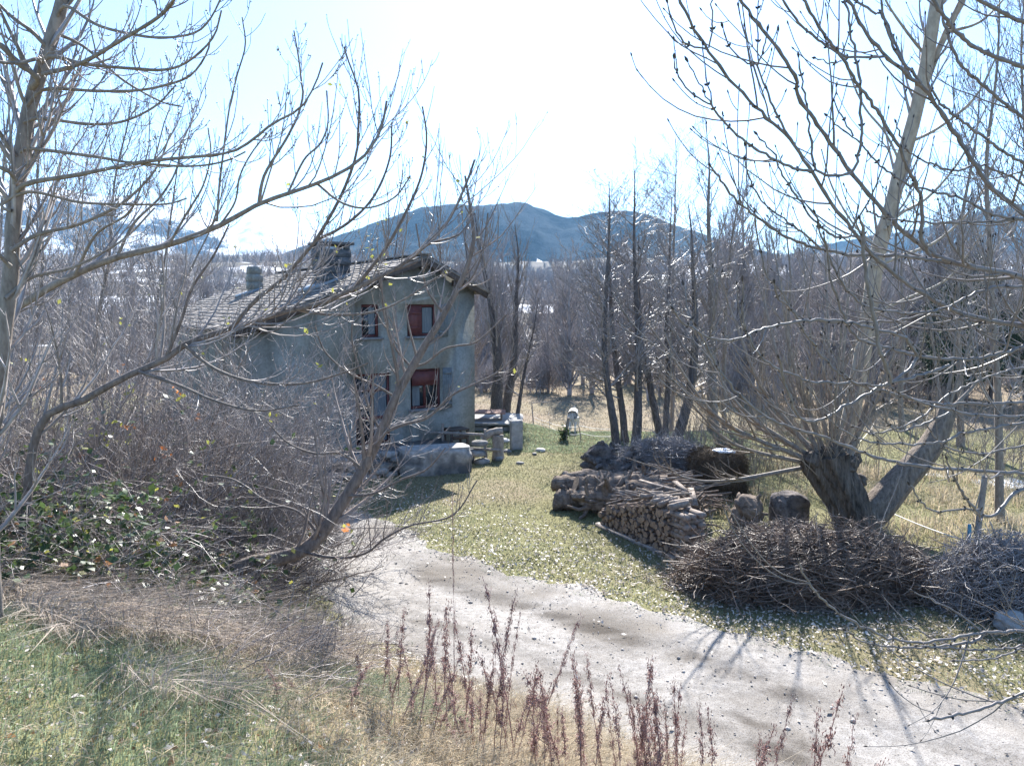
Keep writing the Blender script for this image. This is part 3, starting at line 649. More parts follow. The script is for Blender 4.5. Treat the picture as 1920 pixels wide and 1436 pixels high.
# log post with a log lying on top
p = ground(925, 862); root = empty('log_trestle', p, 'stout weathered stump carrying a short log with a bleached top', 'log')
acc = Acc(); P = np.array([[p[0] + .14, p[1] + .1, z] for z in (-.1, .2, .5, .72)]); tubes(acc, P, np.array([.21, .17, .16, .17]), 12, True, .07, rng); acc.build('stump', M['timber'], root)
acc = Acc(); P = resample([p + [-.36, .05, .62], p + [-.05, .1, .80], p + [.28, .14, .86]], 9); tubes(acc, P, np.array([.08, .10, .11, .12, .12, .11, .12, .11, .10]), 12, True, .08, rng); acc.build('log', M['timber'], root)
# square stone pillar
p = ground(968, 845); acc = Acc(); lump(acc, (p[0], p[1] + .18, .44), (.19, .17, .50), rng, yaw(.2), 4, .035, 9, 10)
tag(acc.build('stone_pillar', M['stone_mid'], None, p), 'squared upright stone pillar on the lawn edge', 'stone pillar')
# stone table slab behind
p = ground(925, 812); acc = Acc(); lump(acc, (p[0] - .1, p[1] + 1.5, .30), (1.15, 1.35, .05), rng, yaw(-.06), 4, .05, 13, 8)
root = acc.build('stone_table', M['stone_mid'], None, (p[0] - .1, p[1] + 1.5, 0)); tag(root, 'low stone slab table with pale dappled top beside the house corner', 'stone table')
acc = Acc()
for sx in (-.7, .7): lump(acc, (p[0] - .1 + sx * .75, p[1] + 1.5, .08), (.52, 1.2, .18), rng, None, 3, .1, 4 + int(sx), 6)
acc.build('support', M['stone'], root)
# wooden table further back
p = at(905, 772, 27.5); g = hz(p[0], p[1]); root = empty('wooden_table', (p[0], p[1], g), 'reddish plank table in the shade behind the house corner', 'table')
acc = Acc(); 
for k in range(4): box(acc, (p[0], p[1] - .36 + k * .24, p[2]), (.85, .11, .022))
acc.build('tabletop', mat('reddish planks', (.20, .10, .07), (.32, .17, .12), 7, .7, .3), root, smooth=False)
for sx in (-.7, .7):
    acc = Acc(); box(acc, (p[0] + sx, p[1], (p[2] + g) / 2 - .03), (.04, .25, (p[2] - g) / 2)); acc.build('leg', M['timber'], root, smooth=False)
# loose stones by the fence and on the lawn
for k, (x, y, s, pale) in enumerate(((878, 858, .14, 0), (893, 856, .12, 1), (862, 862, .13, 0), (885, 866, .10, 0), (905, 853, .10, 1), (945, 828, .20, 1), (1013, 846, .13, 1), (950, 848, .13, 0), (1002, 852, .08, 0), (975, 870, .10, 0), (935, 862, .12, 0))):
    p = ground(x, y); acc = Acc(); lump(acc, (p[0], p[1], p[2] + s * .22), (s * 1.2, s * .9, s * (.55 if s < .16 else .3)), rng, yaw(k), 3, .2, k, 2.6)
    tag(acc.build('stone', M['stone_pale'] if pale else M['stone'], None, p), 'pale flat stone lying on the lawn' if pale else 'small grey rounded stone lying near the fence', 'stone', 'loose stones around the fence')

# ================================================================== WOODPILES, POSTS, HORSE
M['endgrain'] = mat('sawn wood ends', (0.19, 0.13, 0.085), (0.38, 0.28, 0.19), 14, 0.85, 0.3, 0.2, c3=(0.19, 0.14, 0.11), scale3=6, random=0.4)
M['log_bark'] = mat('firewood bark', (0.10, 0.075, 0.058), (0.25, 0.19, 0.15), 14, 0.9, 0.6, 0.2, random=0.3, bdist=0.015)
M['split'] = mat('split greyed wood', (0.13, 0.10, 0.08), (0.31, 0.255, 0.21), 12, 0.85, 0.5, 0.25, random=0.3, stretch=(1, 1, 1), bdist=0.01)
M['root'] = mat('rotten root wood', (0.05, 0.043, 0.04), (0.19, 0.165, 0.15), 7, 0.95, 1.0, 0.2, bdist=0.05)
M['root_warm'] = mat('bark of old felled trunks', (0.085, 0.065, 0.052), (0.27, 0.215, 0.17), 8, 0.95, 1.0, 0.2, bdist=0.05)
M['bale'] = mat('dark old hay bale', (0.06, 0.047, 0.036), (0.17, 0.13, 0.09), 16, 0.95, 1.0, 0.1, stretch=(1, 4, 1), bdist=0.06)
M['snow'] = mat('snow', (0.80, 0.82, 0.85), (0.88, 0.89, 0.90), 4, 0.7, 0.3)
rng = np.random.default_rng(31)
def log_mesh(acc_b, acc_e, A, B, r, sides=11, jit=.07, n=5, bend=.02, seed=0, end=0):
    rg = np.random.default_rng(seed); P = np.linspace(A, B, n); P[1:-1] += rg.normal(size=(n - 2, 3)) * bend * np.linalg.norm(B - A)
    rr = r * (1 + rg.normal(size=n) * .04)
    tubes(acc_b, P, rr, sides, True, jit, rg)
    for e, d in (((P[0], P[0] - P[1]), (P[-1], P[-1] - P[-2]))[end],):
        d = norm(d); ref = np.array([0, 0, 1.0]) if abs(d[2]) < .9 else np.array([1.0, 0, 0]); U = norm(np.cross(d, ref)); W = np.cross(d, U)
        an = np.arange(sides) / sides * 2 * np.pi; ring = e + d * .004 + (np.cos(an)[:, None] * U + np.sin(an)[:, None] * W) * r * .97
        acc_e.add(np.vstack([ring, e + d * .006]), None, [(k, (k + 1) % sides, sides) for k in range(sides)])
def one_log(name, A, B, r, label, cat, group, bark='log_bark', seed=0, **kw):
    b = Acc(); e = Acc(); A = np.asarray(A, float); B = np.asarray(B, float); log_mesh(b, e, A, B, r, seed=seed, **kw)
    o = b.build(name, M[bark], None, (A + B) / 2); tag(o, label, cat, group); e.build('cut_end', M['endgrain'], o, smooth=False); return o

# --- the stack of round firewood: bottom corners seen at two pixels
SA = ground(1128, 988); SB = ground(1262, 1046); SD = norm((SB - SA) * [1, 1, 0]); SN = np.array([SD[1], -SD[0], 0])      # SN: out of the cut face
if SN[1] > 0: SN = -SN
SL = np.linalg.norm((SB - SA)[:2])
protos = []
for k in range(7):
    b = Acc(); e = Acc(); r = (.030, .041, .050, .056, .036, .062, .046)[k]
    log_mesh(b, e, np.array([0, -.25, 0]) , np.array([0, .25, 0]), r, 10, .09, 4, .012, k, 1)
    o = b.build('firewood_log', M['log_bark'], None, np.zeros(3)); tag(o, 'round cut log in the front firewood stack, its sawn end facing the track', 'firewood log', 'sawn round logs of the front firewood stack'); e.build('cut_end', M['endgrain'], o, smooth=False); protos.append((o, r))
used = set(); cnt = 0
angY = math.atan2(-SN[0], SN[1])
for row in range(12):
    z = .07 + row * .079; u = .03 + (row % 2) * .045
    while u < SL - .10:
        k = int(rng.integers(0, 7)); o, r = protos[k]
        top = .42 + (.86 - .42) * min(u / (SL * .75), 1.0)
        if z < top and cnt < 230:
            c = o if k not in used else copy_tree(o); used.add(k); cnt += 1
            q = SA + SD * u - SN * (.22 + rng.normal() * .035) + UP * (z + rng.normal() * .008)
            c.location = Vector([float(v) for v in (q[0], q[1], hz(q[0], q[1]) + z + rng.normal() * .008)]); c.rotation_euler = (rng.normal() * .05, rng.uniform(0, 6.28), math.atan2(SN[1], SN[0]) - math.pi / 2 + rng.normal() * .07)
        u += .088 + rng.normal() * .006
# sleeper under the stack
acc = Acc(); bx = (SA + SB) / 2 + SN * .03; box(acc, (bx[0], bx[1], hz(bx[0], bx[1]) + .02), (SL / 2 + .12, .05, .045), (SD, SN, UP))
tag(acc.build('bearer_beam', M['timber'], None, bx, smooth=False), 'long grey timber lying under the front of the firewood stack', 'timber beam')
# crosswise split billets at the right end and on top
def billet(L, wd, h, seed):
    rg = np.random.default_rng(seed); acc = Acc(); n = 5; xs = np.linspace(-L / 2, L / 2, n)
    prof = np.array([(-.5, -.45), (.5, -.5), (.42, .35), (.05, .55), (-.4, .3)]) * [wd, h] * rg.uniform(.8, 1.2, (5, 2))
    V = np.array([[x, p[0] + rg.normal() * .004, p[1] + rg.normal() * .004] for x in xs for p in prof])
    Q = [(i * 5 + j, i * 5 + (j + 1) % 5, (i + 1) * 5 + (j + 1) % 5, (i + 1) * 5 + j) for i in range(n - 1) for j in range(5)]
    acc.add(V, np.array(Q)[:, ::-1], [(0, j, j + 1) for j in range(1, 4)] + [((n - 1) * 5, (n - 1) * 5 + j + 1, (n - 1) * 5 + j) for j in range(1, 4)])
    return acc
bil = []
for k in range(6):
    o = billet((.5, .46, .52, .44, .48, .5)[k], (.12, .10, .13, .11, .09, .12)[k], (.10, .085, .09, .11, .08, .10)[k], k).build('firewood_billet', M['split'], None, np.zeros(3), smooth=False)
    tag(o, 'split billet laid crosswise at the right end of the firewood stack', 'firewood billet', 'split billets at the end of the firewood stack'); bil.append(o)
used = set(); E0 = SA + SD * (SL + .06)
k_ = 0
def put_billet(p, rz, ry=0.0, rx=0.0, label=None, group=None):
    global k_
    k = k_ % 6; k_ += 1; o = bil[k] if k not in used else copy_tree(bil[k]); used.add(k)
    o.location = Vector([float(v) for v in p]); o.rotation_euler = (rx, ry, rz)
    if label: o['label'] = label
    if group: o['group'] = group
    return o
az = math.atan2(SD[1], SD[0]); an = math.atan2(SN[1], SN[0])
for row in range(9):
    for j in range(3):
        q = E0 + SD * (.12 if row % 2 else .02) - SN * (.06 + .17 * j) if row % 2 == 0 else E0 - SN * .25 + SD * (-.16 + .15 * j)
        put_billet((q[0], q[1], hz(q[0], q[1]) + .06 + row * .092), (az if row % 2 == 0 else an) + rng.normal() * .07, rng.normal() * .03, rng.uniform(-.4, .4))
for j in range(7):                                                                       # thrown on top, at an angle
    q = SA + SD * (SL * (.55 + .07 * j)) - SN * rng.uniform(.05, .4); put_billet((q[0], q[1], hz(q[0], q[1]) + .92 + rng.uniform(0, .05)), an + rng.uniform(-.9, .5), rng.uniform(-.15, .2), 0, 'greyed billet thrown loosely on top of the firewood stack', 'loose billets on top of the firewood stack')
# poles lying on top of the stack
def sticks(n, cfun, L, r, dirv, spread, label, cat, group, m='split', lift=0.0, name='pole', bend=.02):
    for k in range(n):
        c = cfun(k); d = norm(np.asarray(dirv) + rng.normal(size=3) * spread * [1, 1, .5]); ln = L * rng.uniform(.6, 1.2); P = np.stack([c + d * t for t in np.linspace(-ln / 2, ln / 2, 7)]); P[1:-1] += rng.normal(size=(5, 3)) * bend * ln * .3
        acc = Acc(); rr = r * rng.uniform(.6, 1.3); tubes(acc, P, np.linspace(rr, rr * .7, 7), 7, True, .1, rng)
        tag(acc.build(name, M[m], None, c), label, cat, group)
def top_c(k):
    u = rng.uniform(.1, .75) * SL; q = SA + SD * u - SN * rng.uniform(.25, .75); return np.array([q[0], q[1], hz(q[0], q[1]) + .50 + .42 * min(u / (SL * .75), 1) + rng.uniform(0, .1)])
sticks(34, top_c, .95, .022, SD * .3 - SN, .3, 'thin cut pole lying on top of the firewood stack', 'pole', 'thin poles laid over the firewood stack')

# --- felled trunks with cut ends to the left
LBs = ground(1052, 962); LR = ground(1250, 958)
LD_ = norm(np.array([1.0, -.12, 0.02]))
trunk_px = [(1040, 905, .15, 17.0), (1078, 909, .175, 16.6), (1098, 917, .14, 16.4), (1056, 893, .14, 17.3), (1108, 922, .11, 16.2), (1042, 951, .19, 16.6), (1120, 940, .13, 16.2), (1092, 890, .12, 17.6)]
for k, (x, y, r, Y) in enumerate(trunk_px):
    A = at(x, y, Y); r *= 1.22; A[2] = max(A[2], hz(A[0], A[1]) + r * .9); L = (1.7, 2.1, 2.0, 2.2, 1.9, .75, 1.6, 2.0)[k]
    B = A + norm(np.array([1.0, -.22 + .05 * (k % 3), 0])) * L; B[2] = max(A[2] * .8 + .0, hz(B[0], B[1]) + r)
    one_log('felled_trunk', A, B, r, ('knotty felled trunk, leftmost of the upper row of cut ends', 'thick felled trunk with pale sawn end in the upper row', 'felled trunk with pale sawn end right of the thick one', 'felled trunk lying on top of the row of trunks', 'thin felled trunk at the right of the row of cut ends', 'short thick trunk section lying lowest and alone on the grass', 'felled trunk close above the firewood stack', 'felled trunk at the back of the trunk heap')[k], 'felled trunk', 'felled trunks heaped behind the firewood', 'root_warm', k + 5, sides=16, jit=.2, n=14, bend=.016)
def gnarl(name, c, half, seed, m, label, cat, arms=10, armlen=.5, armr=.07, group=None):
    """a root stump: a rough core with stubby twisting roots, one continuous heap of wood"""
    rg = np.random.default_rng(seed); acc = Acc(); lump(acc, c, half, rg, yaw(seed), 4, .42, seed, 2.4)
    d = norm(rg.normal(size=(arms, 3)) + [0, -.2, .25]); P = np.empty((arms, 6, 3)); P[:, 0] = np.asarray(c) + d * np.asarray(half) * .5
    for i in range(1, 6): d = norm(d + rg.normal(size=(arms, 3)) * .45); P[:, i] = P[:, i - 1] + d * armlen / 5
    tubes(acc, P, np.linspace(1, .35, 6)[None] * armr * rg.uniform(.6, 1.5, (arms, 1)), 8, True, .18, rg)
    o = acc.build(name, m, None, (c[0], c[1], c[2] - half[2])); return tag(o, label, cat, group)
def gat(px, py, dz): p = ground(px, py); p[2] += dz; return p
gnarl('root_stump', gat(1128, 893, .42), (.42, .3, .42), 3, M['root'], 'dark gnarled root stump standing at the back left of the woodpile', 'stump', 16, .42, .13)
gnarl('root_stump', gat(1165, 905, .30), (.5, .35, .34), 4, M['root'], 'dark twisted root lump between the trunks and the stick heap', 'stump', 16, .6, .09)
gnarl('root_stump', gat(1085, 945, .12), (.45, .35, .30), 6, M['root'], 'shaded root mass under the felled trunks', 'stump', 14, .5, .08)
gnarl('root_stump', gat(1195, 930, .26), (.55, .3, .26), 8, M['root_warm'], 'brown rotten stump lying behind the thin poles', 'stump', 16, .6, .07)
gnarl('root_mass', gat(1150, 962, .30), (.95, .42, .26), 9, M['root_warm'], 'rough barky root mass between the felled trunks and the firewood', 'root mass', 26, .7, .07)
gnarl('root_mass', gat(1290, 985, .24), (.55, .4, .22), 14, M['root_warm'], 'brown root mass sinking into the sticks right of the firewood', 'root mass', 22, .6, .05)
gnarl('tree_stump', gat(1398, 985, .24), (.30, .26, .36), 12, M['root_warm'], 'leaning cut stump with a pale face right of the firewood', 'stump', 8, .4, .06)
p = ground(1482, 985); acc = Acc(); lump(acc, (p[0], p[1] + .1, .28), (.36, .3, .40), rng, yaw(.3), 5, .16, 22, 4)
tag(acc.build('chopping_block', M['root'], None, p), 'squat upright dark block at the foot of the pollard willow', 'block')
# --- stick heaps
def heap_c(px0, px1, y, zmin, zmax):
    def f(k):
        q = ground(rng.uniform(px0, px1), y + rng.uniform(-14, 10)); q[2] += rng.uniform(zmin, zmax); return q
    return f
sticks(70, heap_c(1195, 1310, 938, .15, .62), 1.3, .026, (1, -.15, .02), .35, 'weathered stick in the heap behind the felled trunks', 'stick', 'sticks heaped behind the felled trunks', 'split', name='stick')
sticks(40, heap_c(1180, 1340, 955, .1, .42), 1.3, .024, (1, -.35, -.05), .4, 'grey stick fallen between the stick heap and the firewood', 'stick', 'sticks lying above the firewood stack', 'log_bark', name='stick')
for k, (x0, y0, x1, y1, Y) in enumerate(((1268, 930, 1282, 968, 14.6), (1282, 935, 1298, 966, 14.4), (1295, 915, 1304, 948, 14.8), (1198, 900, 1300, 928, 15.2), (1265, 902, 1292, 925, 15.3))):
    A = at(x0, y0, Y + .3); B = at(x1, y1, Y - .3); acc = Acc(); d = norm(B - A); s = norm(np.cross(d, UP)); box(acc, (A + B) / 2, (np.linalg.norm(B - A) / 2, .06, .014), (d, s, np.cross(d, s)))
    tag(acc.build('board', M['split'], None, (A + B) / 2, smooth=False), ('narrow grey board leaning behind the firewood, left one', 'grey board leaning beside the narrow one', 'short board standing against the bale side', 'long pale plank lying slantwise over the heap', 'short slanting board on the stick heap')[k], 'board')
# twig brush on top of the back heap and the large brush pile by the willow
def brush(name, c, half, n, L, label, cat, m, seed, dirv=(1, .1, .05), r=.006, core=None, spread=.6):
    rg = np.random.default_rng(seed); root = None
    P0 = norm(rg.normal(size=(n, 3))) * rg.uniform(0, 1, (n, 1)) ** .45 * np.asarray(half); P0[:, 2] = np.abs(P0[:, 2])
    P0 += np.asarray(c); d = norm(np.asarray(dirv) * rg.choice([-1, 1], (n, 1)) + rg.normal(size=(n, 3)) * spread * [1, 1, .6])
    ln = (L * rg.uniform(.4, 1.3, n))[:, None]; P = np.empty((n, 6, 3)); P[:, 0] = P0 - d * ln * .5
    for i in range(1, 6): d = norm(d + rg.normal(size=(n, 3)) * .2 + [0, 0, .05]); P[:, i] = P[:, i - 1] + d * ln / 5
    rel = (P - np.asarray(c)) / np.asarray(half); rel = rel / (1 + .40 * fbm(P[..., 0] * 1.3, P[..., 1] * 1.3 + P[..., 2] * 1.1, seed, 3) + .45 * (rg.uniform(0, 1, (n, 1)) ** 6))[..., None]; sc = np.maximum(np.sqrt((rel ** 2).sum(-1, keepdims=True)) / 1.12, 1); P = np.asarray(c) + (P - np.asarray(c)) / sc
    gz = height(P[..., 0], P[..., 1]); P[..., 2] = np.maximum(P[..., 2], gz + .01)
    acc = Acc(); rr = r * rg.uniform(.5, 1.8, (n, 1)) * np.linspace(1, .5, 6)[None]; tubes(acc, P, rr, 4)
    tw, tr = grow(rg, P, rr, 3.0, .2, 1, .4, .1, .5, .7, .1, .15, 4, .6); tubes(acc, tw, tr, 3)
    ns = n // 14; th = rg.uniform(0, 6.28, ns); up_ = rg.uniform(.25, 1, ns); h_ = np.asarray(half); Q0 = np.asarray(c) + np.stack([np.cos(th) * np.sqrt(1 - up_ ** 2) * h_[0], np.sin(th) * np.sqrt(1 - up_ ** 2) * h_[1], up_ * h_[2] * .92], 1) * rg.uniform(.85, 1.08, (ns, 1))
    d = norm(rg.normal(size=(ns, 3)) * [1, 1, .45] + [0, -.1, .1]); P2 = np.empty((ns, 7, 3)); P2[:, 0] = Q0; l2_ = (L * rg.uniform(.3, 1.0, ns) / 6)[:, None]
    for i in range(1, 7): d = norm(d + rg.normal(size=(ns, 3)) * .25); P2[:, i] = P2[:, i - 1] + d * l2_
    P2[..., 2] = np.maximum(P2[..., 2], height(P2[..., 0], P2[..., 1]) + .01); r2 = r * rg.uniform(.6, 2.4, (ns, 1)) * np.linspace(1, .4, 7)[None]; tubes(acc, P2, r2, 4); tubes(acc, *grow(rg, P2, r2, 6, .2, 1, .4, .06, .3, .7, .1, .15, 4, .6), 3)
    o = acc.build(name, m, None, c); return tag(o, label, cat)
p = ground(1248, 905); brush('brush_pile', p + [0, .3, .2], (1.25, .7, .82), 2600, .9, 'dark heap of cut brushwood behind the sticks and root stumps', 'brush pile', M['twig_grey'], 41, r=.007)
p = ground(1530, 1140); brush('brush_pile', p + [0.12, .75, 0], (2.05, .88, .92), 6500, 1.05, 'big tangled pile of cut branches in front of the pollard willow', 'brush pile', M['brush'], 42, (1, -.25, .05), .0075)
p = ground(1345, 1085); brush('brush_pile', p + [0.15, .4, 0], (.6, .4, .42), 800, .5, 'small dry scrub heap at the left end of the big brush pile', 'brush pile', M['twig_tan'], 43, (1, -.3, .2), .005, spread=.9)
p = ground(1890, 1170); brush('brush_pile', p + [0.35, .6, 0], (1.1, .7, 1.0), 3600, .9, 'dark bramble heap at the right edge beside the track', 'brush pile', M['twig_grey'], 44, (1, -.1, .3), .006, spread=.9)
# bale
p = ground(1355, 938); root = empty('hay_bale', p, 'dark weathered round bale with a white patch of snow on top', 'hay bale')
acc = Acc(); lump(acc, (p[0], p[1] + .5, .52), (.62, .6, .58), rng, yaw(.2), 5, .13, 33, 3.0)
rg = np.random.default_rng(7); n = 4200; P0 = norm(rg.normal(size=(n, 3))); P0 = np.sign(P0) * np.abs(P0) ** .6; P0 = P0 / ((np.abs(P0) ** 3.6).sum(1) ** (1 / 3.6))[:, None]; c = np.array([p[0], p[1] + .5, .52]); P0 = c + P0 * [.63, .61, .60] * (1 + .26 * fbm(P0[:, 0] * 1.4 + P0[:, 2] * 2.1 + 33, P0[:, 1] * 1.4 - P0[:, 2] * 1.1 + 99, 33, 4))[:, None]
d = norm(rg.normal(size=(n, 3)) + [0, 0, -.7]); P = np.stack([P0, P0 + d * .07 + norm(P0 - c) * .03, P0 + d * .14 + norm(P0 - c) * .02], 1); tubes(acc, P, np.full((n, 3), .004), 3)
acc.build('straw_roll', M['bale'], root)
acc = Acc(); lump(acc, (p[0] + .12, p[1] + .45, 1.08), (.26, .22, .045), rng, yaw(.2), 4, .2, 35, 3); acc.build('snow_cap', M['snow'], root)
# rock at the right edge
p = ground(1885, 1178); acc = Acc(); lump(acc, (p[0] + .05, p[1], p[2] + .1), (.22, .16, .14), rng, yaw(.5), 4, .25, 51, 2.8)
tag(acc.build('rock', M['stone_mid'], None, p), 'pale rock lying at the right verge of the track', 'rock')
# fallen orange log in the paddock
A = ground(1112, 822); A = at(1110, 818, 41.5); A[2] = hz(A[0], A[1]) + .12; B = at(1152, 822, 40.5); B[2] = hz(B[0], B[1]) + .1
one_log('fallen_log', A, B, .13, 'reddish fallen log lying in the paddock beyond the lawn', 'log', None, 'litter_brown', 77, n=7)

# --- paddock posts, wires
def spost(px, py, ptop, r, label, Y=None, lean=0.0, m='timber', name='fence_post', group=None):
    p = ground(px, py) if Y is None else at(px, py, Y); T = at(ptop[0], ptop[1], p[1]); h = T[2] - p[2]
    acc = Acc(); P = np.array([p - [0, 0, .1], p + (T - p) * .33, p + (T - p) * .66, T]); tubes(acc, P, np.array([r, r, r * .95, r * .9]), 8, True, .08, rng)
    return tag(acc.build(name, M[m], None, p), label, 'fence post', group), p, T
_, b1, t1 = spost(1000, 794, (997, 755), .045, 'tall paddock post with a rail end at its head beside the willow trunk')
_, b2, t2 = spost(1059, 826, (1066, 783), .055, 'leaning post with a tuft of ivy at its foot near the horse')
_, b3, t3 = spost(1030, 806, (1031, 781), .02, 'thin paddock stake left of the leaning post', group=None)
_, b4, t4 = spost(1090, 826, (1085, 797), .018, 'thin paddock stake close right of the horse')
_, b6, t6 = spost(1828, 1046, (1846, 893), .055, 'tall grey field post leaning right at the pasture edge')
_, b7, t7 = spost(1815, 1050, (1818, 983), .035, 'short blue stake in front of the tall grey field post', m='shutter')
b7o = bpy.data.objects[_.name]; bm7 = mat('blue painted stake', (.06, .22, .34), (.10, .30, .44), 6, .6, .2); b7o.data.materials.clear(); b7o.data.materials.append(bm7)
acc = Acc(); T = t1 - [0, 0, .03]; P = resample([T - [.03, 0, 0], T + [.6, .05, .06], T + [1.15, .1, .02]], 6); tubes(acc, P, np.full(6, .03), 7, True)
tag(acc.build('fence_rail', M['timber'], None, T), 'rail reaching right from the head of the tall paddock post', 'fence rail')
def wire(pts, r, m, label):
    acc = Acc(); pts = [np.asarray(q, float) for q in pts]
    for A, B in zip(pts[:-1], pts[1:]):
        t = np.linspace(0, 1, 9)[:, None]; P = A + (B - A) * t; P[:, 2] -= (.05 * 4 * t * (1 - t))[:, 0]; tubes(acc, P, np.full(9, r), 4)
    tag(acc.build('fence_wire', m, None, pts[0]), label, 'fence wire')
wm = mat('pale electric fence tape', (.62, .60, .56), (.75, .73, .70), 8, .6, 0)
for k, z in enumerate((.25, .5)):
    wire([b1 + [0, 0, z], b3 + [0, 0, z], b2 + [0, 0, z], b4 + [0, 0, z], ground(1150, 838) + [0, 0, z + .1]], .009, wm, ('lower', 'upper')[k] + ' pale fence strand along the paddock edge')
wire([ground(1640, 968) + [0, 0, .25], b7 + [0, 0, .34]], .011, wm, 'pale fence tape running from the willow to the blue stake')
# ivy at the leaning post
rg = np.random.default_rng(3); acc = Acc(); leaves(acc, rg, b2 + [-.04, -.02, .22] + rg.normal(size=(260, 3)) * [.09, .08, .12], .05); tag(acc.build('ivy', M['leaf_green'], None, b2), 'tuft of dark ivy at the foot of the leaning post', 'plant')

# --- the grazing horse, seen from behind
def horse():
    base = ground(1073, 814); base = at(1073, 812, base[1]); base[2] = hz(base[0], base[1])
    root = empty('horse', base, 'white horse grazing with its rump to the camera in the paddock', 'horse')
    V = []; E = []; Rr = []
    def add(p, r, par=None):
        V.append(p); Rr.append(r); 
        if par is not None: E.append((par, len(V) - 1))
        return len(V) - 1
    pel = add((0, .45, 1.12), (.31, .30)); lo = add((0, .85, 1.08), (.30, .31), pel); ch = add((.0, 1.3, 1.08), (.29, .34), lo); sh_ = add((.02, 1.62, 1.10), (.24, .30), ch)
    rump = add((0, .15, 1.10), (.24, .25), pel)
    n1 = add((.10, 1.95, .98), (.15, .2), sh_); n2 = add((.2, 2.25, .62), (.11, .15), n1); hd = add((.26, 2.38, .38), (.10, .13), n2); mz = add((.24, 2.3, .10), (.065, .075), hd)
    for sx in (-1, 1):
        h1 = add((sx * .15, .22, .92), (.17, .2), rump); k = add((sx * .17, .34, .70), (.10, .13), h1); hk = add((sx * .16, .12, .48), (.062, .075), k); ft = add((sx * .16, .17, .16), (.045, .045), hk); hf = add((sx * .16, .20, .0), (.06, .06), ft)
        f1 = add((sx * .14, 1.52, .84), (.11, .14), sh_); f2 = add((sx * .14, 1.55, .46), (.062, .066), f1); f3 = add((sx * .14, 1.52, .15), (.044, .044), f2); f4 = add((sx * .14, 1.55, .0), (.058, .058), f3)
    me = bpy.data.meshes.new('body'); me.from_pydata(V, E, []); o = bpy.data.objects.new('body', me); COL.objects.link(o)
    s = o.modifiers.new('s', 'SKIN'); sv = me.skin_vertices[0].data
    for k, r in enumerate(Rr): sv[k].radius = r
    sv[0].use_root = True
    o.modifiers.new('b', 'SUBSURF').levels = 2
    bpy.context.view_layer.update(); dg = bpy.context.evaluated_depsgraph_get(); m2 = bpy.data.meshes.new_from_object(o.evaluated_get(dg)); o.modifiers.clear(); o.data = m2
    m2.polygons.foreach_set('use_smooth', np.ones(len(m2.polygons), bool)); m2.materials.clear(); m2.materials.append(mat('white horse coat', (.55, .52, .48), (.74, .72, .69), 3, .7, .1)); o.parent = root
    t = Acc(); P = np.array([[(0, .0, 1.18), (0, -.08, 1.05), (.01, -.09, .8), (.02, -.06, .5)]], float); tubes(t, P, np.array([[.05, .07, .08, .03]]), 8, True, .1, rng); tl = t.build('tail', M['stone_pale'], root, np.zeros(3))
    mn = Acc(); P = np.array([[(.02, 1.7, 1.38), (.12, 2.0, 1.18), (.22, 2.32, .78)]], float); tubes(mn, P, np.array([[.05, .06, .04]]), 6, True, .1, rng); mn.build('mane', M['stone_pale'], root, np.zeros(3))
    er = Acc()
    for sx in (-1, 1): tubes(er, np.array([[(.25 + sx * .07, 2.36, .52), (.25 + sx * .1, 2.30, .62), (.25 + sx * .1, 2.28, .68)]], float), np.array([[.035, .03, .006]]), 6)
    er.build('ear', M['stone_pale'], root, np.zeros(3))
    root.rotation_euler = (0, 0, -.12); root.scale = (.62, .62, .62)
horse()

# ================================================================== TREES
def pix(pts, Y0, Y1=None):
    """points traced in the photograph, put at their own distances (Y0 at the start to Y1 at the end)"""
    Y1 = Y0 if Y1 is None else Y1; n = len(pts)
    return np.array([at(p[0], p[1], Y0 + (Y1 - Y0) * i / max(n - 1, 1)) for i, p in enumerate(pts)])
def wpx(w_, Y): return 0.5 * w_ * Y / F
def limb(pts, r0, r1, n=24): return resample(pts, n), np.linspace(r0, r1, n)
def stack(ls): return np.stack([l[0] for l in ls]), np.stack([l[1] for l in ls])
def build_twigs(parent, m, levels, sides=3, name='crown', label=None):
    acc = Acc()
    for P, r in levels: tubes(acc, P, r, sides)
    o = acc.build(name, m, parent)
    if label: o['label'] = label
    return o
def tips_to_buds(acc, rng, P, r, size, per=1.0):
    """small pointed buds along the twigs"""
    N, n, _ = P.shape; k = rng.integers(1, n, (N, 3)); sel = rng.uniform(0, 1, (N, 3)) < per
    i, j = np.nonzero(sel); p = P[i, k[i, j]]; d = norm(P[i, k[i, j]] - P[i, k[i, j] - 1] + rng.normal(size=(len(i), 3)) * .15)
    Q = np.stack([p - d * size * .3, p + d * size * .3, p + d * size], 1); tubes(acc, Q, np.array([.2, 1.0, .1])[None] * size * .32 * rng.uniform(.7, 1.3, (len(i), 1)), 4)

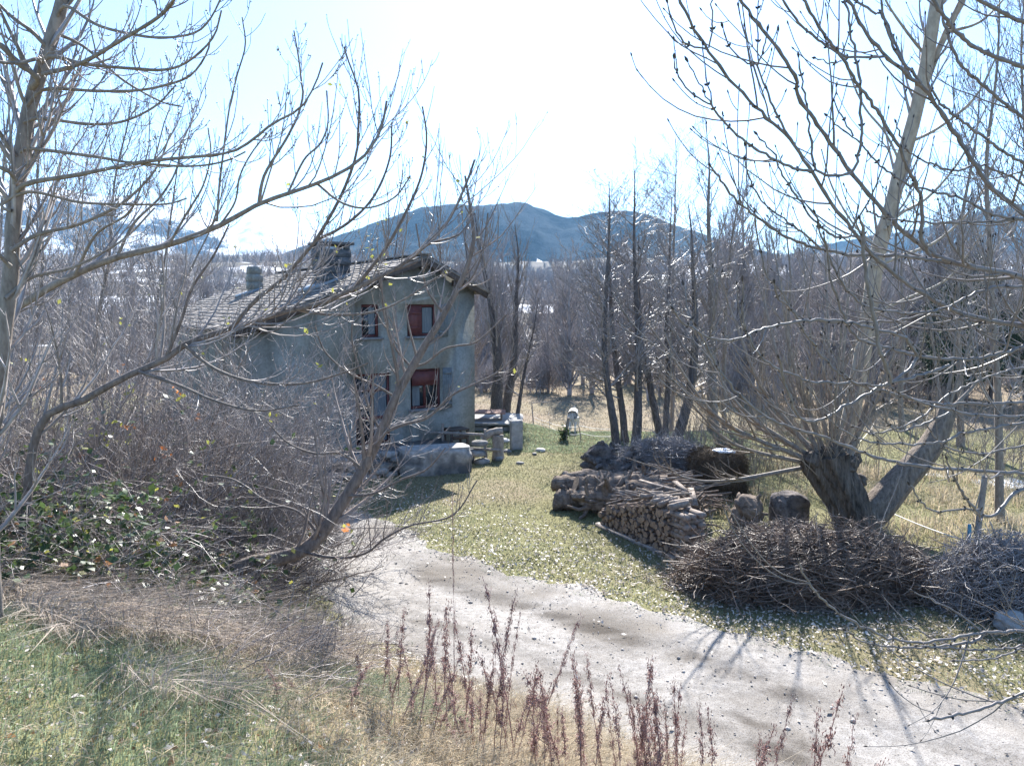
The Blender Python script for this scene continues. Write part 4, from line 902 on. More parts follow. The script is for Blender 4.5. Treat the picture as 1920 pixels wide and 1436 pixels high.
# ---------------------------------------------------------------- the ash at the right: trunk outside the picture, limbs reaching in
rng = np.random.default_rng(101)
AX, AY = 3.75, 3.9; ag = hz(AX, AY)
ash = empty('ash_tree', (AX, AY, ag), 'near bare ash tree whose knobbly grey branches reach in from the right edge', 'tree')
P, r = limb([(AX, AY, ag - .2), (AX + .05, AY, 2.6), (AX - .05, AY + .05, 4.2), (AX + .1, AY + .1, 6.2), (AX + .1, AY, 9)], .21, .08, 26)
acc = Acc(); tubes(acc, P, r * (1 + .04 * np.sin(np.arange(26) * 2.2)), 14, True, .05, rng); acc.build('trunk', M['bark_grey'], ash)
def T_(z, dx=0, dy=0): return [(AX - .05 + dx, AY + dy, z)]
ASH = [  # start in the trunk (height) or None when it forks from another limb; pixels; width at the start and end; distance at the start and end
 (4.4, [(1990, 560), (1913, 520), (1843, 503), (1767, 485), (1720, 453), (1676, 416), (1596, 325), (1545, 250), (1512, 204), (1493, 171), (1490, 146), (1457, 88), (1410, 33), (1375, -20)], 15, 6, 3.5, 2.9),
 (None, [(1596, 325), (1563, 330), (1533, 321), (1525, 298), (1517, 233), (1510, 185), (1497, 106)], 6, 3, 3.1, 3.0),
 (None, [(1596, 325), (1608, 305), (1614, 270), (1614, 219), (1610, 139), (1596, 55), (1580, -20)], 6, 4, 3.1, 3.0),
 (4.1, [(1990, 612), (1920, 610), (1840, 598), (1780, 577), (1730, 550), (1677, 513), (1630, 473), (1596, 430), (1548, 365), (1515, 308), (1475, 255), (1435, 219), (1366, 146), (1329, 95), (1300, 51), (1270, -15)], 13, 5, 3.5, 2.7),
 (None, [(1326, 93), (1293, 86), (1275, 69), (1262, 47), (1251, 4)], 4, 3, 2.8, 2.7),
 (None, [(1329, 90), (1333, 73), (1337, 36), (1333, -15)], 3.5, 2.5, 2.8, 2.75),
 (None, [(1475, 252), (1457, 215), (1428, 146), (1421, 122), (1399, 118), (1366, 84), (1355, 51)], 5, 2.5, 2.9, 2.75),
 (None, [(1421, 122), (1430, 95), (1439, 57)], 3.5, 2.5, 2.85, 2.8),
 (None, [(1422, 115), (1420, 25), (1425, -15)], 3, 2, 2.85, 2.9),
 (None, [(1519, 321), (1475, 310), (1402, 270), (1351, 222), (1335, 199), (1297, 175), (1267, 135), (1264, 109)], 6, 2.5, 2.9, 2.5),
 (None, [(1335, 199), (1320, 171), (1289, 115)], 3.2, 2.2, 2.65, 2.6),
 (None, [(1335, 199), (1329, 160), (1318, 106), (1318, 84)], 3.2, 2.2, 2.65, 2.7),
 (None, [(1743, 477), (1730, 452), (1727, 372), (1705, 321), (1679, 266), (1639, 200), (1606, 157), (1577, 106), (1537, 51), (1495, -15)], 8, 5, 3.3, 2.8),
 (None, [(1577, 115), (1559, 120), (1528, 109)], 3.2, 2.2, 2.95, 2.8),
 (4.9, [(1985, 450), (1913, 394), (1858, 350), (1803, 270), (1767, 211), (1730, 164), (1709, 149), (1661, 106), (1621, 58), (1585, -10)], 14, 6, 3.6, 3.1),
 (None, [(1661, 106), (1606, 109), (1566, 97), (1519, 62), (1490, 33), (1462, -10)], 5, 4, 3.2, 3.0),
 (None, [(1727, 157), (1687, 109), (1665, 62), (1648, -10)], 6, 4, 3.3, 3.2),
 (5.3, [(1990, 330), (1920, 306), (1865, 273), (1811, 233), (1767, 197), (1742, 160)], 10, 4, 3.7, 3.3),
 (5.9, [(1990, 160), (1920, 128), (1840, 95), (1789, 55), (1735, -20)], 12, 7, 3.7, 3.4),
 (6.0, [(1990, 60), (1920, 42), (1850, 8), (1800, -30)], 10, 7, 3.8, 3.6),
 (None, [(1709, 149), (1655, 30), (1640, 25), (1590, -10)], 6, 4, 3.3, 3.3),
 (4.75, [(1990, 408), (1920, 412), (1749, 417), (1672, 412), (1625, 394), (1628, 378)], 8, 3, 3.5, 3.0),
 (None, [(1920, 412), (1860, 402), (1803, 372), (1730, 354), (1679, 332), (1639, 299), (1606, 262), (1570, 237), (1550, 217)], 6, 2.5, 3.4, 3.0),
 (None, [(1600, 256), (1566, 197), (1566, 175), (1568, 162)], 3.5, 2.5, 3.1, 3.1),
 (None, [(1763, 489), (1676, 478), (1614, 478), (1548, 470), (1482, 448), (1424, 412), (1377, 372), (1344, 328), (1331, 310)], 7, 4, 3.3, 2.8),
 (None, [(1540, 468), (1526, 456), (1501, 434), (1439, 386), (1413, 354), (1399, 310), (1397, 273)], 4.5, 2.5, 3.0, 2.8),
 (None, [(1603, 443), (1570, 443), (1541, 427), (1512, 394), (1468, 328), (1450, 288), (1419, 252)], 5, 3, 3.1, 2.9),
 (None, [(1990, 540), (1910, 537), (1847, 543), (1773, 577), (1713, 587), (1653, 582), (1613, 567), (1580, 533), (1557, 487), (1540, 440), (1528, 400)], 7, 3.5, 3.4, 2.9),
 (4.15, [(1990, 606), (1920, 607), (1813, 600), (1740, 590), (1670, 603), (1590, 605), (1520, 600), (1493, 590), (1467, 550), (1437, 513), (1420, 440), (1415, 400)], 7, 3, 3.5, 3.0),
 (3.9, [(1990, 630), (1920, 650), (1847, 670), (1780, 673), (1720, 667), (1653, 650), (1607, 633), (1577, 580), (1560, 533), (1550, 473), (1545, 440)], 12, 4, 3.4, 2.9),
 (None, [(1720, 667), (1700, 637), (1670, 623), (1600, 607), (1553, 600), (1487, 605), (1430, 617), (1390, 633), (1347, 638), (1310, 622), (1280, 603), (1262, 580)], 7, 3.5, 3.1, 2.6),
 (None, [(1310, 622), (1300, 615), (1290, 573), (1281, 533)], 3, 2, 2.65, 2.7),
 (None, [(1720, 670), (1703, 693), (1673, 717), (1647, 723), (1607, 717), (1580, 700)], 6, 3, 3.1, 2.9),
 (None, [(1670, 717), (1663, 690), (1650, 657), (1637, 583), (1623, 507), (1618, 440), (1612, 410)], 9, 6, 3.0, 2.8),
 (3.5, [(1990, 782), (1920, 780), (1827, 777), (1747, 760), (1693, 740), (1663, 723), (1647, 737 - 14)], 10, 4, 3.3, 3.0),
 (None, [(1780, 685), (1713, 707), (1657, 723), (1593, 757), (1547, 783), (1513, 790), (1493, 773), (1477, 733), (1467, 693), (1460, 670)], 7, 5, 3.1, 2.7),
 (3.2, [(1990, 888), (1920, 888), (1847, 883), (1747, 877), (1680, 867), (1613, 847), (1547, 820), (1480, 800), (1430, 777), (1390, 743), (1353, 700), (1323, 643), (1305, 610)], 11, 4, 3.2, 2.7),
 (None, [(1920, 793), (1813, 810), (1773, 827), (1713, 833), (1630, 827), (1580, 807), (1550, 780)], 6, 3, 3.2, 2.9),
 (None, [(1780, 773), (1713, 803), (1680, 807), (1663, 790), (1657, 753)], 5, 3, 3.1, 3.0),
 (None, [(1990, 752), (1920, 755), (1760, 757), (1665, 735), (1590, 713), (1547, 673), (1513, 630), (1487, 583), (1460, 560), (1452, 530)], 7, 4, 3.4, 2.8),
 (None, [(1593, 717), (1527, 717), (1480, 700), (1440, 680), (1413, 647), (1393, 600), (1393, 550), (1392, 525)], 6, 3, 2.9, 2.7),
 (2.6, [(1990, 1180), (1920, 1183), (1851, 1185), (1767, 1199), (1712, 1205), (1658, 1192), (1603, 1166), (1548, 1130), (1512, 1083), (1497, 1053)], 11, 4, 3.0, 2.7),
 (None, [(1851, 1185), (1822, 1203), (1749, 1212), (1676, 1212), (1621, 1203), (1585, 1181)], 7, 3, 2.95, 2.8),
 (None, [(1985, 1196), (1920, 1208), (1876, 1217), (1803, 1216), (1720, 1210)], 6, 3, 3.0, 2.8),
 (None, [(1840, 1182), (1789, 1145), (1712, 1108)], 4, 2.5, 2.95, 3.0),
 (2.5, [(1990, 1206), (1920, 1214), (1869, 1232), (1789, 1238)], 7, 3, 2.9, 2.7),
 (2.4, [(1990, 1275), (1920, 1297), (1850, 1325), (1800, 1340), (1742, 1350)], 9, 6, 2.6, 2.4),
 (None, [(1930, 915), (1905, 922), (1880, 950), (1862, 966), (1836, 962), (1803, 922), (1789, 893), (1775, 860)], 8, 4, 3.1, 2.9),
 (None, [(1836, 955), (1803, 955), (1760, 959), (1730, 944), (1705, 908)], 4.5, 3, 3.0, 2.9),
 (3.7, [(1990, 700), (1920, 690), (1860, 705), (1780, 740), (1715, 790), (1640, 812), (1600, 800)], 7, 3, 3.5, 3.1),
 (3.4, [(1990, 830), (1920, 835), (1840, 850), (1775, 838), (1740, 800), (1722, 760)], 7, 3, 3.5, 3.3),
 (5.6, [(1990, 250), (1910, 215), (1850, 165), (1800, 120), (1770, 40), (1765, -20)], 9, 5, 3.8, 3.6),
 (5.1, [(1990, 380), (1910, 340), (1840, 310), (1790, 320), (1740, 305), (1700, 280), (1680, 230)], 7, 3, 3.8, 3.4),
]
mains = []; budacc = Acc()
for z0, px_, w0, w1, Y0, Y1 in ASH:
    pts = pix(px_, Y0, Y1); 
    if z0 is not None: pts = np.vstack([[(AX - .04, AY + .02, pts[0][2] + (-.25 if pts[0][2] > 3 else .1))], pts])
    n = max(int(np.linalg.norm(np.diff(pts, axis=0), axis=1).sum() / .022), 10); n = min(n, 110)
    P = resample(pts, n); P[1:-1] += rng.normal(size=(n - 2, 3)) * .0025; rr = np.linspace(wpx(w0, Y0), wpx(w1, Y1), n) * .92
    rr *= 1 + (.22 * (np.arange(n) % 4 == 0) + .06 * rng.normal(size=n)) * np.linspace(.3, 1, n)
    rr[-1] *= .5
    acc = Acc(); tubes(acc, P, rr, 8, True, .05, rng); acc.build('branch', M['twig_ash'], ash); mains.append((resample(P, 40, 0), np.interp(np.linspace(0, 1, 40), np.linspace(0, 1, n), rr)))
    tip = P[-1]; d = norm(P[-1] - P[-3]); Q = np.array([[tip - d * .004, tip + d * .008, tip + d * .02]]); tubes(budacc, Q, np.array([[.003, .0055, .001]]), 5)
    for k in range(6 if w1 > 4 else 3, n - 2, 5 if w1 < 4.5 else 11):                                      # opposite buds
        s = norm(np.cross(norm(P[k + 1] - P[k - 1]), rng.normal(size=3)))
        for sg in (-1, 1): q = P[k] + s * sg * rr[k] * .7; dd = norm(s * sg + norm(P[k + 1] - P[k]) * 1.0); tubes(budacc, np.array([[q, q + dd * .006, q + dd * .013]]), np.array([[.004, .0045, .0008]]), 4)
P0, R0 = stack(mains)
t1 = grow(rng, P0, R0, 4.2, .2, .97, .42, .10, .55, .75, .55, .05, 9, .55, .0016, .0020, taper_t=.4)
t2 = grow(rng, *t1, 3.0, .2, .95, .5, .05, .2, .8, .5, .06, 6, .7, .0016, .0018)
for P, r in (t1, t2):
    Pn = P[:, -1]; d = norm(P[:, -1] - P[:, -2]); tubes(budacc, np.stack([Pn - d * .002, Pn + d * .006, Pn + d * .014], 1), np.tile([[.002, .0034, .0008]], (len(P), 1)), 4)
tips_to_buds(budacc, rng, t1[0], t1[1], .008, .5)
build_twigs(ash, M['twig_ash'], [t1, t2], 4); budacc.build('buds', M['bud'], ash)

# ---------------------------------------------------------------- leaning trees at the left
def traced_tree(name, label, cat, base, trunk, limbs, bark, twig, twl, seed, group=None, sides=10, bud=None, leafy=None):
    rng = np.random.default_rng(seed); root = empty(name, base, label, cat, group)
    acc = Acc(); tubes(acc, trunk[0], trunk[1], sides, True, .06, rng); acc.build('trunk', bark, root)
    for P, r in limbs:
        acc = Acc(); tubes(acc, P, r * (1 + .05 * rng.normal(size=len(r))), 7, False, .05, rng); acc.build('branch', bark, root)
    ls = [(resample(P, 30, 0), np.interp(np.linspace(0, 1, 30), np.linspace(0, 1, len(r)), r)) for P, r in limbs + ([trunk] if twl.get('trunk', True) else [])]
    lev = []; cur = stack(ls)
    for g in twl['levels']:
        cur = grow(rng, *cur, **g); lev.append(cur)
    build_twigs(root, twig, lev, 3)
    if bud:
        acc = Acc(); tips_to_buds(acc, rng, *lev[-1], bud, .5); tips_to_buds(acc, rng, *lev[-2], bud, .6); acc.build('buds', M['bud'] if bud > .02 else twig, root)
    if leafy:
        acc = Acc(); Pl = lev[-1][0]; i = rng.integers(0, len(Pl), leafy[0]); leaves(acc, rng, Pl[i, -1] + rng.normal(size=(leafy[0], 3)) * .02, leafy[1]); acc.build('leaves', M[leafy[2]], root)
    return root, lev
J = dict(up=.62, wig=.07)
tr = pix([(-22, 900), (-8, 760), (5, 640), (20, 518), (25, 420), (36, 328), (47, 241), (69, 157), (91, 91), (118, 0), (150, -110), (185, -240)], 5.6, 5.9)
b = tr[0].copy(); b[2] = hz(b[0], b[1]); tr = np.vstack([[b - [.04, 0, .2]], tr])
LIMB = [([(30, 360), (55, 343), (146, 328), (255, 306), (310, 299), (420, 288), (463, 270), (510, 233), (562, 204), (590, 160), (605, 118)], 9, 3, 5.6, 5.0),
 ([(40, 285), (58, 279), (164, 292), (219, 301), (255, 306), (357, 312), (420, 303), (460, 285)], 7, 3, 5.6, 5.3),
 ([(60, 165), (70, 146), (30, 115), (0, 84), (-60, 40)], 13, 8, 5.6, 5.2), ([(33, 345), (20, 325), (0, 314), (-60, 290)], 9, 6, 5.6, 5.3),
 ([(80, 140), (150, 120), (220, 80), (300, 30), (340, -20)], 8, 6, 5.7, 4.6), ([(75, 120), (98, 106), (157, 120), (237, 128), (310, 131), (357, 113), (400, 70), (415, 20)], 8, 3, 5.7, 5.2),
 ([(108, 30), (124, 11), (182, 47), (255, 66), (310, 71), (365, 62), (394, 36), (418, -10)], 7, 3, 5.8, 5.4), ([(69, 157), (73, 113), (40, 118), (0, 117), (-60, 105)], 8, 5, 5.6, 5.0),
 ([(50, 200), (84, 168), (182, 171), (255, 170), (310, 160), (357, 142), (387, 102), (394, 73)], 7, 3, 5.7, 5.4), ([(45, 230), (76, 222), (164, 233), (230, 228), (290, 200), (330, 160)], 7, 3, 5.7, 5.5),
 ([(22, 395), (0, 346 + 40), (55, 355 + 5), (146, 379), (219, 383), (310, 383), (350, 372)], 7, 3, 5.6, 5.6), ([(100, 60), (160, 90), (230, 150), (300, 190), (340, 200)], 6, 3, 5.8, 6.2),
 ([(20, 470), (70, 440), (150, 420), (230, 380), (290, 320), (320, 250)], 8, 3, 5.6, 5.9), ([(10, 560), (60, 520), (140, 500), (230, 450), (290, 390)], 7, 3, 5.6, 6.2), ([(20, 500), (-30, 450), (-70, 420)], 8, 5, 5.6, 5.2),
 ([(90, 92), (60, 60), (20, 30), (-30, -20)], 8, 5, 5.8, 5.5), ([(118, 0), (160, -30), (230, -40), (300, -60), (350, -110)], 8, 4, 5.9, 5.7)]
limbs = [limb(pix(p, Y0, Y1), wpx(w0, Y0), wpx(w1, Y1), 28) for p, w0, w1, Y0, Y1 in LIMB]
traced_tree('poplar_tree', 'leaning pale trunked bare tree at the left edge, tall and close', 'tree', b, limb(tr, wpx(32, 5.6), wpx(20, 5.9), 34), limbs, M['bark_grey'], M['twig_grey'],
    dict(levels=[dict(dens=9.0, t0=.12, t1=.98, lmul=.30, lmin=.25, lmax=1.1, ang=.8, npts=8, rr=.5, rend=.0028, rmin=.0035, **J), dict(dens=7.0, t0=.15, t1=.97, lmul=.45, lmin=.10, lmax=.45, ang=.8, npts=6, rr=.7, rend=.0024, rmin=.0028, **J), dict(dens=4.0, t0=.2, t1=.95, lmul=.5, lmin=.05, lmax=.18, ang=.8, npts=4, rr=.8, rend=.0020, rmin=.0022, **J)]), 111, bud=.016)

TW3 = [dict(dens=5.5, t0=.15, t1=.98, lmul=.34, lmin=.3, lmax=1.5, ang=.75, npts=9, rr=.5, rend=.003, rmin=.004, **J), dict(dens=5.0, t0=.15, t1=.97, lmul=.45, lmin=.15, lmax=.6, ang=.8, npts=6, rr=.7, rend=.0025, rmin=.003, **J), dict(dens=2.6, t0=.2, t1=.95, lmul=.5, lmin=.08, lmax=.25, ang=.8, npts=4, rr=.8, rend=.0022, rmin=.0025, **J)]
# long trunk leaning from the thicket up to the right across the house wall
tr = pix([(70, 810), (160, 749), (237, 706), (310, 673), (346, 647), (383, 631), (434, 617), (485, 600), (545, 582), (595, 571), (667, 540), (740, 505), (790, 468), (840, 415), (872, 350), (890, 300)], 8.0, 9.0)
b = tr[0].copy(); b[2] = hz(b[0], b[1]); tr = np.vstack([[b + [-.3, 0, -.15]], tr])
LIMB = [([(420, 622), (434, 615), (478, 564), (529, 524), (560, 489), (591, 452), (625, 395), (649, 346), (668, 290), (671, 255), (673, 175), (655, 120), (645, 88)], 9, 3, 8.4, 8.0),
 ([(346, 647), (400, 690), (470, 715), (560, 720), (640, 700), (690, 680)], 7, 3, 8.2, 8.0), ([(560, 580), (620, 590), (700, 585), (760, 560), (820, 520)], 6, 3, 8.6, 8.8),
 ([(667, 538), (720, 470), (760, 400), (790, 330), (800, 260), (792, 200)], 7, 3, 8.7, 8.4), ([(740, 505), (800, 460), (860, 440), (890, 400)], 5, 3, 8.8, 9.2),
 ([(260, 697), (330, 720), (400, 750), (480, 770), (560, 760)], 7, 3, 8.1, 7.8), ([(591, 452), (650, 420), (700, 370), (730, 300), (735, 230)], 6, 3, 8.3, 8.6), ([(310, 673), (340, 600), (360, 540), (400, 480), (430, 420)], 7, 3, 8.2, 8.4)]
traced_tree('leaning_tree', 'bare tree leaning from the thicket to the right in front of the house roof', 'tree', b, limb(tr, wpx(18, 8), wpx(4, 9), 40), [limb(pix(p, a, c), wpx(w0, a), wpx(w1, c), 26) for p, w0, w1, a, c in LIMB], M['bark_brown'], M['twig_grey'], dict(levels=TW3), 112, leafy=(60, .035, 'leaf_yellow'), bud=.02)
# the tree above it: thick limb crossing the snow mountain
tr = pix([(-40, 640), (60, 560), (140, 515), (219, 483), (317, 459), (412, 423), (485, 383), (558, 357), (600, 342), (650, 318), (690, 285), (715, 240), (725, 190)], 7.2, 7.6)
b = tr[0].copy(); b[2] = hz(b[0], b[1]); tr = np.vstack([[b + [-.3, 0, -.15]], [b + [-.15, .05, (tr[0][2] - b[2]) * .6]], tr])
LIMB = [([(485, 383), (489, 355), (496, 328), (515, 295), (536, 262), (550, 235), (558, 219), (568, 180), (565, 153), (560, 110), (551, 58)], 6.5, 2.5, 7.4, 7.3), ([(407, 416), (411, 350), (419, 284), (430, 204), (445, 140), (460, 85), (454, 33)], 4.5, 2.5, 7.4, 7.5),
 ([(412, 423), (440, 380), (450, 330), (470, 290), (500, 250)], 4, 2.5, 7.4, 7.0), ([(540, 362), (570, 300), (600, 270), (615, 230), (612, 170)], 4.5, 2.5, 7.5, 7.3), ([(317, 459), (350, 400), (380, 350), (395, 290), (390, 240)], 5, 2.5, 7.3, 7.0),
 ([(219, 483), (250, 420), (300, 370), (330, 320), (340, 270)], 6, 2.5, 7.3, 7.6), ([(595, 345), (640, 380), (690, 390), (740, 370), (770, 330)], 5, 2.5, 7.5, 7.2), ([(140, 515), (180, 440), (240, 400), (270, 340)], 6, 3, 7.2, 6.8)]
traced_tree('leaning_tree', 'bare tree whose long limb rises to the right across the snowy mountain', 'tree', b, limb(tr, wpx(22, 7.2), wpx(4, 7.6), 38), [limb(pix(p, a, c), wpx(w0, a), wpx(w1, c), 26) for p, w0, w1, a, c in LIMB], M['bark_grey'], M['twig_grey'], dict(levels=TW3), 113, bud=.018)
# the bent tree rooted at the bank foot
tr = pix([(395, 1125), (420, 1085), (470, 1056), (520, 1047), (562, 1034), (600, 1005), (640, 945), (680, 880), (715, 810), (742, 745), (772, 690), (800, 643), (832, 590), (868, 520), (888, 450), (880, 380), (872, 330)], 9.0, 9.6)
b = tr[0].copy(); b[2] = hz(b[0], b[1]); tr[0] = b - [0, 0, .15]
LIMB = [([(706, 830), (720, 812), (756, 796), (803, 782), (846, 742), (885, 722), (930, 700), (965, 670)], 7, 2.5, 9.3, 9.0), ([(568, 1034), (600, 1042), (650, 1045), (690, 1035), (720, 1010), (770, 985), (850, 965), (895, 900)], 6, 2.5, 9.1, 8.6),
 ([(775, 688), (800, 680), (832, 655), (860, 648), (895, 640), (950, 590)], 5, 2.5, 9.4, 9.2), ([(742, 745), (700, 720), (655, 700), (610, 660), (590, 610)], 5, 2.5, 9.4, 9.3), ([(772, 690), (740, 650), (720, 590), (715, 530), (700, 480)], 4.5, 2.5, 9.4, 9.4),
 ([(680, 880), (640, 850), (590, 850), (540, 830), (500, 790)], 6, 2.5, 9.2, 9.0), ([(650, 930), (700, 925), (750, 900), (800, 880), (835, 840)], 6, 2.5, 9.2, 8.8), ([(715, 812), (690, 760), (676, 700), (660, 640), (662, 590)], 5, 2.5, 9.3, 9.2), ([(832, 590), (800, 540), (790, 480), (780, 420)], 4.5, 2.5, 9.5, 9.4),
 ([(520, 1047), (480, 1080), (460, 1110), (470, 1150)], 5, 3, 9.0, 8.6), ([(600, 1005), (560, 960), (500, 940), (440, 900), (380, 890)], 6, 3, 9.1, 9.0), ([(850, 555), (885, 520), (905, 470), (915, 400)], 4, 2.5, 9.5, 9.5)]
traced_tree('bent_tree', 'crooked bare tree rooted at the bank foot and bending up in front of the house', 'tree', b, limb(tr, wpx(34, 9), wpx(4, 9.6), 44), [limb(pix(p, a, c), wpx(w0, a), wpx(w1, c), 26) for p, w0, w1, a, c in LIMB], M['bark_brown'], M['twig_brown'], dict(levels=TW3), 114, leafy=(22, .04, 'leaf_yellow'))

# ---------------------------------------------------------------- thicket: many stemmed bare shrubs
def shrub(name, label, cat, c, n, h, lean, seed, m, spread=.5, levels=None, group=None, leafy=None, r=.014, rad=.35):
    rng = np.random.default_rng(seed); root = empty(name, c, label, cat, group)
    P = np.empty((n, 10, 3)); P[:, 0] = np.asarray(c) + rng.normal(size=(n, 3)) * [rad, rad, 0]; P[:, 0, 2] = height(P[:, 0, 0], P[:, 0, 1]) - .05
    d = norm(np.asarray(lean)[None] + rng.normal(size=(n, 3)) * spread); d[:, 2] = np.abs(d[:, 2]) + .1; d = norm(d); ln = h * rng.uniform(.5, 1.15, n)[:, None] / 9
    arch = rng.normal(size=(n, 1)) * .05
    for i in range(1, 10): d = norm(d + rng.normal(size=(n, 3)) * .09 + UP * arch); P[:, i] = P[:, i - 1] + d * ln
    rr = r * rng.uniform(.5, 1.3, (n, 1)) * np.linspace(1, .3, 10)[None]
    acc = Acc(); tubes(acc, P, rr, 5); acc.build('stems', m, root)
    lev = []; cur = (P, rr)
    for g in (levels or [dict(dens=6.5, t0=.1, t1=.98, lmul=.4, lmin=.2, lmax=1.0, ang=.7, up=.3, wig=.13, npts=6, rr=.6, rend=.003, rmin=.0038), dict(dens=6.0, t0=.1, t1=.97, lmul=.5, lmin=.1, lmax=.45, ang=.8, up=.25, wig=.15, npts=5, rr=.8, rend=.0025, rmin=.003)]):
        cur = grow(rng, *cur, **g); lev.append(cur)
    build_twigs(root, m, lev, 3)
    if leafy:
        for nn, sz, mm in leafy:
            acc = Acc(); Pl = lev[-1][0]; ci = rng.integers(0, len(Pl), max(nn // 4, 1)); i = np.repeat(ci, 4); leaves(acc, rng, Pl[i, -1] + rng.normal(size=(len(i), 3)) * .05, sz, .45); acc.build('leaves', M[mm], root)
    return root
TH = [(-4.7, 10.7, 26, 3.1, (.5, .1, .8), 'grey'), (-6.0, 9.9, 26, 3.5, (.45, .1, .9), 'brown'), (-4.6, 11.6, 26, 3.7, (.5, .1, .9), 'grey'), (-4.2, 11.2, 20, 2.6, (.6, .0, .7), 'brown'), (-7.2, 10.4, 24, 3.8, (.3, 0, 1), 'grey'), (-8.2, 11.6, 22, 4.4, (.3, 0, 1), 'brown'), (-5.2, 12.8, 22, 3.5, (.4, 0, .9), 'grey'), (-7.0, 8.8, 16, 2.4, (.4, .2, .8), 'brown'), (-9.4, 13.4, 22, 5.2, (.2, 0, 1), 'grey'), (-3.9, 10.9, 12, 2.0, (.75, .1, .5), 'brown'), (-8.9, 9.6, 18, 4.4, (.25, 0, 1), 'grey'), (-5.0, 13.6, 22, 4.7, (.4, 0, 1), 'grey'), (-6.6, 12.4, 22, 4.8, (.4, 0, 1), 'brown')]
TL = ['bare grey shrub in the middle of the thicket before the house', 'brownish twiggy shrub just left of the bent tree', 'grey shrub behind the bent trunk, its twigs across the house wall', 'low brown shrub at the right end of the thicket by the track', 'tall grey shrub under the leaning trunk', 'tall brown shrub at the back left of the thicket', 'grey shrub at the back of the thicket near the terrace', 'brown shrub at the front left of the thicket', 'tallest grey shrub far back on the left', 'low arching shrub spreading right over the track edge', 'tall grey shrub at the far left edge', 'tall grey shrub against the left part of the house wall', 'tall brown shrub reaching up to the left end of the roof']
for k, (x, y, n, h, lean, c_) in enumerate(TH):
    shrub('bare_shrub', TL[k], 'shrub', (x, y, hz(x, y)), int(n * 1.7), h, lean, 200 + k, M['twig_' + c_], group='bare shrubs of the roadside thicket', leafy=((26, .05, 'leaf_orange'), (60, .04, 'leaf_yellow')) if k in (0, 1, 4, 7) else None)

# ---------------------------------------------------------------- bramble mounds with green leaves
def bramble(label, x, y, half, n, nl, seed):
    rng = np.random.default_rng(seed); c = np.array([x, y, hz(x, y)]); root = empty('bramble', c, label, 'bramble', 'bramble mounds on the bank')
    P = np.empty((n, 9, 3)); P[:, 0] = c + rng.normal(size=(n, 3)) * np.asarray(half) * [.5, .5, 0]; P[:, 0, 2] = height(P[:, 0, 0], P[:, 0, 1])
    th = rng.uniform(0, 6.28, n); d = norm(np.stack([np.cos(th) * .8, np.sin(th) * .8, rng.uniform(.6, 1.6, n)], 1)); ln = (half[2] * rng.uniform(.7, 1.35, n) / 8)[:, None]
    for i in range(1, 9): d = norm(d + [0, 0, -.24] + rng.normal(size=(n, 3)) * .12); P[:, i] = P[:, i - 1] + d * ln
    P[..., 2] = np.maximum(P[..., 2], height(P[..., 0], P[..., 1]) + .02)
    rr = np.linspace(.0045, .0022, 9)[None] * rng.uniform(.7, 1.4, (n, 1)); t = grow(rng, P, rr, 7, .1, 1, .3, .10, .3, .8, -.1, .2, 4, .8)
    build_twigs(root, M['twig_brown'], [(P, rr), t], 3, 'canes')
    for frac, mm, sz in ((.86, 'leaf_green', .05), (.07, 'leaf_yellow', .042), (.07, 'litter_brown', .045)):
        m_ = int(nl * frac); i = rng.integers(0, len(t[0]), m_); q = t[0][i, rng.integers(1, 4, m_)] + rng.normal(size=(m_, 3)) * .03; hi = q[:, 2] > height(q[:, 0], q[:, 1]) + half[2] * .15
        acc = Acc(); leaves(acc, rng, q[hi], sz, .6, .2, .7); acc.build('leaves', M[mm], root)
bramble('dark bramble mound with glossy leaves at the far left of the bank', -5.0, 7.3, (.7, .5, 1.2), 120, 2600, 301)
bramble('leafy bramble mound left of the bent tree', -3.9, 8.1, (.7, .4, .85), 100, 1700, 302)
bramble('bramble patch with shiny leaves at the foot of the bent tree', -3.15, 8.7, (.5, .35, .5), 60, 500, 303)
bramble('shaded bramble mound behind the left edge trunk', -5.9, 8.2, (.8, .6, 1.9), 130, 2600, 304)
bramble('tall bramble tangle under the leaning limb with pale leaves', -4.9, 8.7, (.9, .6, 1.7), 110, 1300, 305)

bramble('high bramble climbing behind the leaning trunk at the left', -5.5, 9.0, (.8, .5, 3.2), 70, 1100, 306)

# ---------------------------------------------------------------- the pollard willow
rng = np.random.default_rng(120)
wb = ground(1590, 1000); Yw = wb[1]
wil = empty('pollard_willow', wb, 'old pollard willow with a split furrowed trunk and a fan of upright shoots', 'tree')
def blobtrunk(P, r, sides, seed, amp=.16):
    rg = np.random.default_rng(seed); n = len(r); a = np.arange(sides) / sides * 2 * np.pi; acc = Acc(); V0 = Acc(); tubes(V0, P, r, sides); V = V0.V[0].reshape(n, sides, 3).astype(float)
    k = fbm(np.cos(a)[None] * 3.5 + np.zeros((n, 1)), np.sin(a)[None] * 3.5 + np.linspace(0, 1.6, n)[:, None], seed, 4); ctr = np.asarray(P)[:, None, :]
    V = ctr + (V - ctr) * (1 + amp * 4 * k)[..., None]; acc.add(V.reshape(-1, 3), V0.Q[0]); top = np.vstack([V[-1], V[-1].mean(0)]); acc.add(top, None, [(j, (j + 1) % sides, sides) for j in range(sides)]); return acc
tp = limb(pix([(1600, 1030), (1598, 985), (1585, 940), (1562, 895), (1548, 865), (1545, 852)], Yw), .30, .43, 22); tp[1][:4] *= 1.12
blobtrunk(tp[0], tp[1] * 1.05, 56, 5, .26).build('trunk', M['bark_old'], wil)
